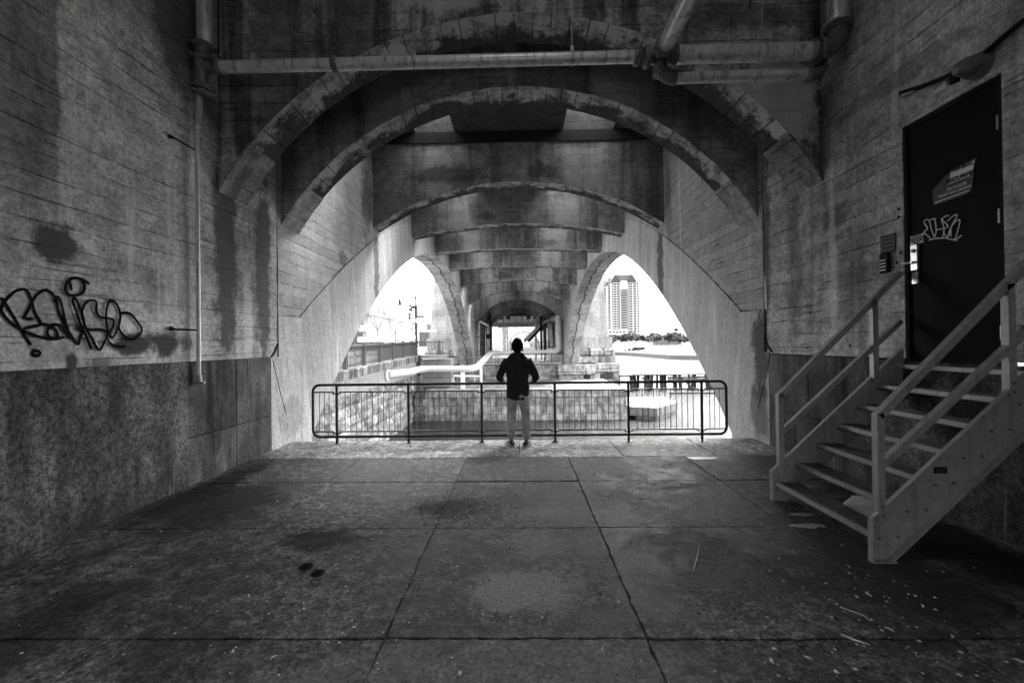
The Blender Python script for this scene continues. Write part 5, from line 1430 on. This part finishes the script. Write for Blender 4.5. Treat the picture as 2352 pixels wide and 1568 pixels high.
TY = 400
xl, xr_ = at(1404, 700, y=TY).x, at(1469, 700, y=TY).x
zr = at(1436, 648.5, y=TY).z; zg = at(1436, 630, y=TY).z
zf = at(1436, 765, y=TY).z
tw = thing('apartment_tower', (xl, TY, 0), 'tall pale apartment tower with twin dark gables and balconies', 'building')
part('shaft', MB().box(xl, xr_, TY, TY + 38, -3, zr), M_towerw, tw)
W = xr_ - xl
for a_, b_ in ((0, .31), (.57, .9)):
    x0_, x1_ = xl + W * a_, xl + W * b_
    part('gable', MB().prism([(x0_, zr), (x1_, zr), (x1_ - .0, zr + 1.5), ((x0_ + x1_) / 2, zg + .6), (x0_, zr + 1.5)], 'y', TY - .8, TY + 6), M_roofg, tw)
part('roof', MB().prism([(xl + W * .12, zr), (xr_ - W * .16, zr), (xr_ - W * .24, zg), (xl + W * .16, zg)], 'y', TY + 1.5, TY + 30), M_bldg2, tw)
part('roof_edge', MB().box(xl - 1, xr_ + 1, TY - .6, TY + 38.5, zr, zr + .8), M_bldg2, tw)
part('penthouse', MB().box(xl + W * .34, xl + W * .56, TY - 1, TY, zr - 8, zr + 1.5), M_towerw, tw)
FL = 20
fh = (zr - 1 - zf) / FL
wm = MB().box(0, 1.15, -.12, .02, 0, 1.4).mesh('window', M_glass)
wm2 = MB().box(0, 1.6, -.1, .02, 0, 1.3).mesh('window', M_bldg)
bm_ = MB().box(0, W * .235, -1.5, 0, 0, .25).box(0, W * .235, -1.5, -1.4, .25, 1.3).mesh('balcony', M_balc)
cols_ = [.03, .14, .26, .59, .7, .84]
for f_ in range(FL):
    z_ = zf + f_ * fh + .8
    for q in cols_: link('window', wm, tw, loc=(xl + W * q, TY, z_))
    for q in (.085, .2, .645, .78, .92): link('window', wm2, tw, loc=(xl + W * q, TY, z_))
    if f_ < FL - 2: link('balcony', bm_, tw, loc=(xl + W * .33, TY, z_ - .8))
slabs = MB()
for f_ in range(FL + 1): slabs.box(xl - .15, xr_ + .15, TY - .18, TY + 38.1, zf + f_ * fh - .15, zf + f_ * fh + .2)
part('floor_bands', slabs, M_bldg2, tw)
bs_ = MB().box(-1.6, 0, 0, 5, 0, 1.2).mesh('balcony', M_balc)
for f_ in range(FL):
    for y_ in (TY + 4, TY + 24): link('balcony', bs_, tw, loc=(xl, y_, zf + f_ * fh))
for y_ in (TY + 12, TY + 33): part('gable', MB().prism([(y_ - 5, zr), (y_ + 4, zr), (y_, zg - 1)], 'x', xl - 1, xl + 3), M_roofg, tw)
p0, p1 = at(1388, 760, y=370), at(1441, 756, y=370)
pd = thing('podium_building', (p0.x, 370, 0), 'low white apartment block in front of the tower foot', 'building')
part('block', MB().box(p0.x, p1.x, 370, 388, -3, p1.z), M_towerw, pd)
pwm = MB().box(0, 2.2, -.1, 0, 0, 1.4).mesh('window', M_bldg)
for r_ in range(3):
    for k in range(6): link('window', pwm, pd, loc=(p0.x + 1 + k * (p1.x - p0.x - 2) / 6, 370, p1.z - 3 - r_ * 3.1))
# ------------------------------------------------------------------ the person at the railing, seen from behind
def loft(m_, rings, n=20, mi=0):
    """rings: (centre, rx, ry, axis) closed stack of ellipses"""
    vs = []
    m = len(rings)
    prev = None
    for i, rg in enumerate(rings):
        c_, rx, ry = Vector(rg[0]), rg[1], rg[2]
        a_, b_ = Vector(rings[max(i - 1, 0)][0]), Vector(rings[min(i + 1, m - 1)][0])
        d = (b_ - a_).normalized()
        X = Vector((1, 0, 0)); X = (X - X.dot(d) * d)
        if X.length < .3:
            X = Vector((0, 1, 0)); X = (X - X.dot(d) * d)
        X.normalize(); Y = d.cross(X).normalized()
        if Y.y < 0: Y = -Y
        for k in range(n):
            t = 2 * PI * k / n
            vs.append(c_ + X * rx * math.cos(t) + Y * ry * math.sin(t))
    fs = [(i * n + k, i * n + (k + 1) % n, (i + 1) * n + (k + 1) % n, (i + 1) * n + k) for i in range(m - 1) for k in range(n)]
    fs += [tuple(range(n - 1, -1, -1)), tuple(range((m - 1) * n, m * n))]
    m_.add(vs, fs, mi, True)
def fuse(name, m_, mats, vox, parent, wr=None, smooth=6, label=None):
    me = m_.mesh(name, mats)
    o = bpy.data.objects.new('tmp_fuse', me); C.objects.link(o)
    md = o.modifiers.new('r', 'REMESH'); md.mode = 'VOXEL'; md.voxel_size = vox; md.use_smooth_shade = True
    if smooth:
        s_ = o.modifiers.new('s', 'SMOOTH'); s_.factor = .5; s_.iterations = smooth
    dg = bpy.context.evaluated_depsgraph_get()
    out = bpy.data.meshes.new_from_object(o.evaluated_get(dg))
    bpy.data.objects.remove(o)
    if wr:
        nrm = [v.normal.copy() for v in out.vertices]
        for v_, n_ in zip(out.vertices, nrm): v_.co += n_ * wr(v_.co)
    out.materials.clear(); out.materials.append(mats)
    for p in out.polygons: p.use_smooth = True
    out.name = name
    return link(name, out, parent, label=label)
M_skin = plain('skin', .3, .5, 0, .08, 9, .1)
def knit(name, v):
    g = G(name); n = g.noise(160, 3, .8); n2 = g.noise(9, 5, .6)
    c = g.m('MULTIPLY', g.m('MULTIPLY_ADD', g.m('SUBTRACT', n, .5), 3.2, 1), v)
    c = g.m('MULTIPLY', c, g.m('MULTIPLY_ADD', n2, .8, .6))
    return g.done(c, .95, g.m('ADD', n, n2), .5, .004, 0, .1)
M_hood = knit('dark_marled_fleece', .034)
def denim(name, v):
    g = G(name); n = g.noise(120, 3, .8); n2 = g.noise(7, 6, .65, g.vec(1, 1, .6))
    c = g.m('MULTIPLY', g.m('MULTIPLY_ADD', g.m('SUBTRACT', n, .5), 1.2, 1), v)
    c = g.m('MULTIPLY', c, g.m('MULTIPLY_ADD', g.rng(n2, .35, .65), .6, .65))
    return g.done(c, .9, g.m('ADD', n, g.m('MULTIPLY', n2, 2)), .4, .004)
M_jean = denim('washed_denim', .42)
M_hair = knit('dark_hair', .012)
M_shoe = plain('black_shoe', .015, .6)
M_sole = plain('pale_sole', .3, .6)
CX, CY = -.03, 7.13
ps = thing('person', (CX, CY, 0), 'person in dark hoodie and washed jeans leaning with both hands on the guard railing', 'person')
V = lambda x, y, z: (CX + x, CY + y, z)
ZS = 1.0
# skeleton points
hipL, hipR = V(-.088, .0, .84), V(.098, .0, .84)
kneeL, kneeR = V(-.112, .03, .48), V(.132, .03, .48)
ankL, ankR = V(-.115, -.0, .1), V(.135, -.0, .1)
shL, shR = V(-.18, .02, 1.43), V(.18, .02, 1.43)
elL, elR = V(-.31, .02, 1.15), V(.30, .0, 1.15)
wrL, wrR = V(-.265, .25, 1.07), V(.285, .25, 1.07)
body = MB()
loft(body, [(V(0, .0, .82), .13, .08), (V(0, 0, .92), .15, .09), (V(0, .01, 1.08), .14, .1), (V(0, .0, 1.28), .17, .11), (V(0, .0, 1.4), .18, .1), (V(0, .015, 1.47), .1, .07), (V(0, .03, 1.52), .058, .06), (V(0, .04, 1.6), .056, .06)])
loft(body, [(V(0, .07, 1.535), .035, .045), (V(0, .06, 1.57), .06, .075), (V(0, .055, 1.62), .072, .09), (V(0, .05, 1.68), .078, .1), (V(0, .045, 1.735), .074, .094), (V(0, .04, 1.775), .045, .06), (V(0, .04, 1.79), .015, .02)])
loft(body, [(V(0, .14, 1.63), .016, .02), (V(0, .16, 1.645), .016, .02), (V(0, .145, 1.68), .01, .012)], 10)     # nose
for s in (-1, 1):
    loft(body, [(V(s * .076, .035, 1.625), .008, .014), (V(s * .084, .03, 1.65), .01, .02), (V(s * .08, .03, 1.685), .007, .013)], 10)
for s, h_, k_, a_ in ((-1, hipL, kneeL, ankL), (1, hipR, kneeR, ankR)):
    hv, kv, av = Vector(h_), Vector(k_), Vector(a_)
    loft(body, [(hv + Vector((0, 0, .03)), .075, .08), (hv.lerp(kv, .35), .07, .078), (kv, .055, .058), (kv.lerp(av, .3), .056, .06), (kv.lerp(av, .7), .042, .045), (av, .036, .04), (av + Vector((0, 0, -.06)), .035, .05)])
    loft(body, [(av + Vector((0, -.05, -.06)), .03, .025), (av + Vector((s * .01, .05, -.06)), .038, .03), (av + Vector((s * .03, .14, -.075)), .035, .015)])
def hand(m_, wr, s):
    """hand resting on the rail: palm, four bent fingers over the rail, thumb to the inside"""
    wv = Vector(wr)
    pz = 1.052
    palm = Vector((wv.x - s * .0, RY - .028, pz))
    loft(m_, [(wv.lerp(palm, -.35), .024, .022), (wv, .026, .02), (wv.lerp(palm, .6), .036, .017), (palm, .042, .015), (palm + Vector((0, .03, .0)), .04, .012)], 14)
    for k in range(4):
        fx = palm.x + (k - 1.5) * .0205
        ln = (.9, 1, .95, .75)[k if s > 0 else 3 - k]
        a0_ = Vector((fx, palm.y + .02, pz + .004))
        p1 = a0_ + Vector(((k - 1.5) * .003, .03 * ln, .006)); p2 = p1 + Vector((0, .018 * ln, -.018)); p3 = p2 + Vector((0, .003, -.028 * ln))
        m_.tube([a0_, p1, p2, p3], [.0095, .0095, .0088, .0065], 8)
    t0 = palm + Vector((-s * .036, -.02, 0)); t1 = t0 + Vector((-s * .026, .012, -.008)); t2 = t1 + Vector((-s * .012, .012, -.022))
    m_.tube([t0, t1, t2], [.014, .011, .008], 8)
for s, a_, b_, c_ in ((-1, shL, elL, wrL), (1, shR, elR, wrR)):
    av, bv, cv = Vector(a_), Vector(b_), Vector(c_)
    loft(body, [(av + Vector((-s * .05, 0, .0)), .05, .055), (av, .055, .058), (av.lerp(bv, .5), .045, .048), (bv, .038, .042)], 14)
    loft(body, [(bv + Vector((0, -.01, .02)), .038, .04), (bv.lerp(cv, .3), .04, .038), (bv.lerp(cv, .8), .028, .026), (cv, .026, .022)], 14)
    hand(body, cv, s)
fuse('body', body, M_skin, .0065, ps, None, 3)
# clothing
jn = MB()
loft(jn, [(V(.0, .0, .755), .15, .11), (V(.0, -.01, .82), .176, .133), (V(0, -.01, .9), .172, .13), (V(0, 0, .98), .16, .12)], 24)
for s, h_, k_, a_ in ((-1, hipL, kneeL, ankL), (1, hipR, kneeR, ankR)):
    hv, kv, av = Vector(h_), Vector(k_), Vector(a_)
    loft(jn, [(hv + Vector((0, 0, 0)), .1, .125), (hv.lerp(kv, .3), .092, .112), (hv.lerp(kv, .7), .084, .098), (kv, .077, .085), (kv.lerp(av, .3), .078, .085), (kv.lerp(av, .6), .07, .078), (kv.lerp(av, .82), .072, .078), (kv.lerp(av, .9), .055, .062), (kv.lerp(av, .97), .046, .055)], 22)
def wr_j(p):
    q = p - Vector((CX, CY, 0))
    a_ = noise.noise(Vector((q.x * 9, q.y * 6, q.z * 26))) * .006
    kn = math.exp(-((q.z - .5) / .09) ** 2) + math.exp(-((q.z - .2) / .06) ** 2) * 1.3 + math.exp(-((q.z - .72) / .05) ** 2) * .8
    return a_ + kn * .010 * noise.noise(Vector((q.x * 5, q.y * 5, q.z * 48)))
j_ = fuse('jeans', jn, M_jean, .009, ps, wr_j, 4)
for s in (-1, 1):
    m_ = MB()
    x_ = .085 * s
    pts = [V(x_ - .045, -.118, .755), V(x_ - .04, -.13, .7), V(x_, -.132, .675), V(x_ + .04, -.13, .7), V(x_ + .045, -.118, .755)]
    m_.tube([Vector(p) for p in pts], .002, 4)
    part('pocket_seam', m_, M_jean, j_)
hd = MB()
loft(hd, [(V(-.01, -.0, .795), .185, .14), (V(-.008, -.005, .83), .192, .148), (V(0, -.005, .95), .19, .145), (V(0, -.01, 1.08), .182, .138), (V(0, -.015, 1.22), .192, .14), (V(0, -.015, 1.34), .205, .138), (V(0, -.01, 1.42), .2, .12), (V(0, .0, 1.475), .13, .1), (V(0, .01, 1.52), .075, .08)], 28)
for s, a_, b_, c_ in ((-1, shL, elL, wrL), (1, shR, elR, wrR)):
    av, bv, cv = Vector(a_), Vector(b_), Vector(c_)
    loft(hd, [(av + Vector((-s * .07, 0, -.02)), .07, .08), (av + Vector((0, 0, -.01)), .078, .085), (av.lerp(bv, .45), .07, .078), (bv, .062, .07)], 20)
    loft(hd, [(bv + Vector((0, -.02, .04)), .055, .06), (bv, .064, .062), (bv.lerp(cv, .35), .062, .058), (bv.lerp(cv, .75), .048, .046), (bv.lerp(cv, .86), .036, .036), (bv.lerp(cv, .93), .036, .034)], 18)
# hood lying on the back and shoulders
loft(hd, [(V(-.15, .0, 1.475), .03, .03), (V(-.1, -.06, 1.49), .05, .045), (V(0, -.09, 1.475), .07, .06), (V(.1, -.06, 1.49), .05, .045), (V(.15, .0, 1.475), .03, .03)], 16)
loft(hd, [(V(-.1, .03, 1.52), .03, .03), (V(-.07, -.04, 1.53), .032, .03), (V(0, -.07, 1.525), .035, .03), (V(.07, -.04, 1.53), .032, .03), (V(.1, .03, 1.52), .03, .03)], 14)
def wr_h(p):
    q = p - Vector((CX, CY, 0))
    a_ = noise.noise(Vector((q.x * 7, q.y * 7, q.z * 9))) * .014 + noise.noise(Vector((q.x * 13 + q.z * 10, q.y * 8, q.z * 22))) * .0055
    if abs(q.x) > .22: a_ += .006 * noise.noise(Vector((q.x * 10, q.y * 20, q.z * 50)))
    if q.z < .9: a_ += .004 * noise.noise(Vector((q.x * 8, 1, q.z * 60)))
    return a_
fuse('hoodie', hd, M_hood, .009, ps, wr_h, 3)
# hair: cap of dark hair with loose curls
hm_ = MB()
loft(hm_, [(V(0, -.01, 1.555), .05, .045), (V(0, .0, 1.59), .074, .068), (V(0, .01, 1.64), .09, .09), (V(0, .02, 1.69), .095, .104), (V(0, .028, 1.735), .09, .104), (V(0, .032, 1.772), .07, .085), (V(0, .035, 1.797), .04, .05), (V(0, .035, 1.805), .015, .02)], 22)
hr = fuse('hair', hm_, M_hair, .008, ps, lambda p: .012 * noise.noise(p * 26) * (1 if p.z < 1.69 else .35), 2)
rnd = random.Random(3)
cm = MB()
for k in range(120):
    t = rnd.uniform(PI * 1.02, PI * 1.98)
    z_ = rnd.uniform(1.585, 1.72)
    rr_ = .084
    p = Vector(V(rr_ * 1.05 * math.cos(t), .02 + rr_ * math.sin(t), z_))
    c_ = []
    r_ = rnd.uniform(.006, .013); a0_ = rnd.uniform(0, 6)
    for j in range(9):
        u = j / 8 * 5
        c_.append(p + Vector((math.cos(t) * r_ * .8 * math.cos(u + a0_) + math.cos(t) * .01, math.sin(t) * .006, r_ * math.sin(u + a0_) - j * .0012)))
    cm.tube(c_, .003, 4, caps=False)
part('curls', cm, M_hair, hr, kind='stuff')
for s, a_ in ((-1, ankL), (1, ankR)):
    av = Vector(a_); yaw = s * .3
    Mx = Matrix.Translation((av.x, av.y, 0)) @ Matrix.Rotation(-yaw, 4, 'Z')
    up, so = MB(), MB()
    prof = [(-.085, .02, .03, .045), (-.08, .035, .06, .075), (-.05, .042, .085, .0), (.0, .042, .085, 0), (.06, .046, .06, 0), (.12, .05, .042, 0), (.17, .042, .03, 0), (.19, .015, .018, 0)]
    n = 14; vs = []
    for (y_, w_, h_, _) in prof:
        for k in range(n):
            t = 2 * PI * k / n
            zz_ = .028 + h_ * (.5 + .5 * math.sin(t))
            vs.append(Mx @ Vector((w_ * math.cos(t) * (1.0 if math.sin(t) < .3 else .85), y_, zz_)))
    up.add(vs, [(i * n + k, i * n + (k + 1) % n, (i + 1) * n + (k + 1) % n, (i + 1) * n + k) for i in range(len(prof) - 1) for k in range(n)] + [tuple(range(n - 1, -1, -1)), tuple(range((len(prof) - 1) * n, len(prof) * n))], 0, True)
    sh_ = part('shoe', up, M_shoe, ps)
    out = [(.0, -.095), (.03, -.09), (.045, -.06), (.042, 0), (.05, .07), (.056, .13), (.045, .18), (.015, .2), (-.015, .2), (-.04, .175), (-.052, .13), (-.048, .07), (-.042, 0), (-.045, -.06), (-.03, -.09)]
    vs = [Mx @ Vector((x, y, z)) for z in (.004, .034) for x, y in out]
    q = len(out)
    so.add(vs, [(i, (i + 1) % q, (i + 1) % q + q, i + q) for i in range(q)] + [tuple(range(q - 1, -1, -1)), tuple(range(q, 2 * q))])
    part('sole', so, M_sole, sh_)
    # swoosh-like curved stripes on both sides and heel tab
    for e_ in (-1, 1):
        st_ = MB()
        pts = [(.047 * e_, -.055, .052), (.05 * e_, -.02, .047), (.052 * e_, .03, .055), (.048 * e_, .08, .075)]
        cc = [Mx @ Vector(p) for p in pts]
        st_.tube(cc, [.003, .009, .007, .002], 6)
        part('stripe', st_, M_sole, sh_)
    part('heel_tab', MB().box(-.015, .015, -.092, -.08, .07, .09, M=Mx), M_sole, sh_)
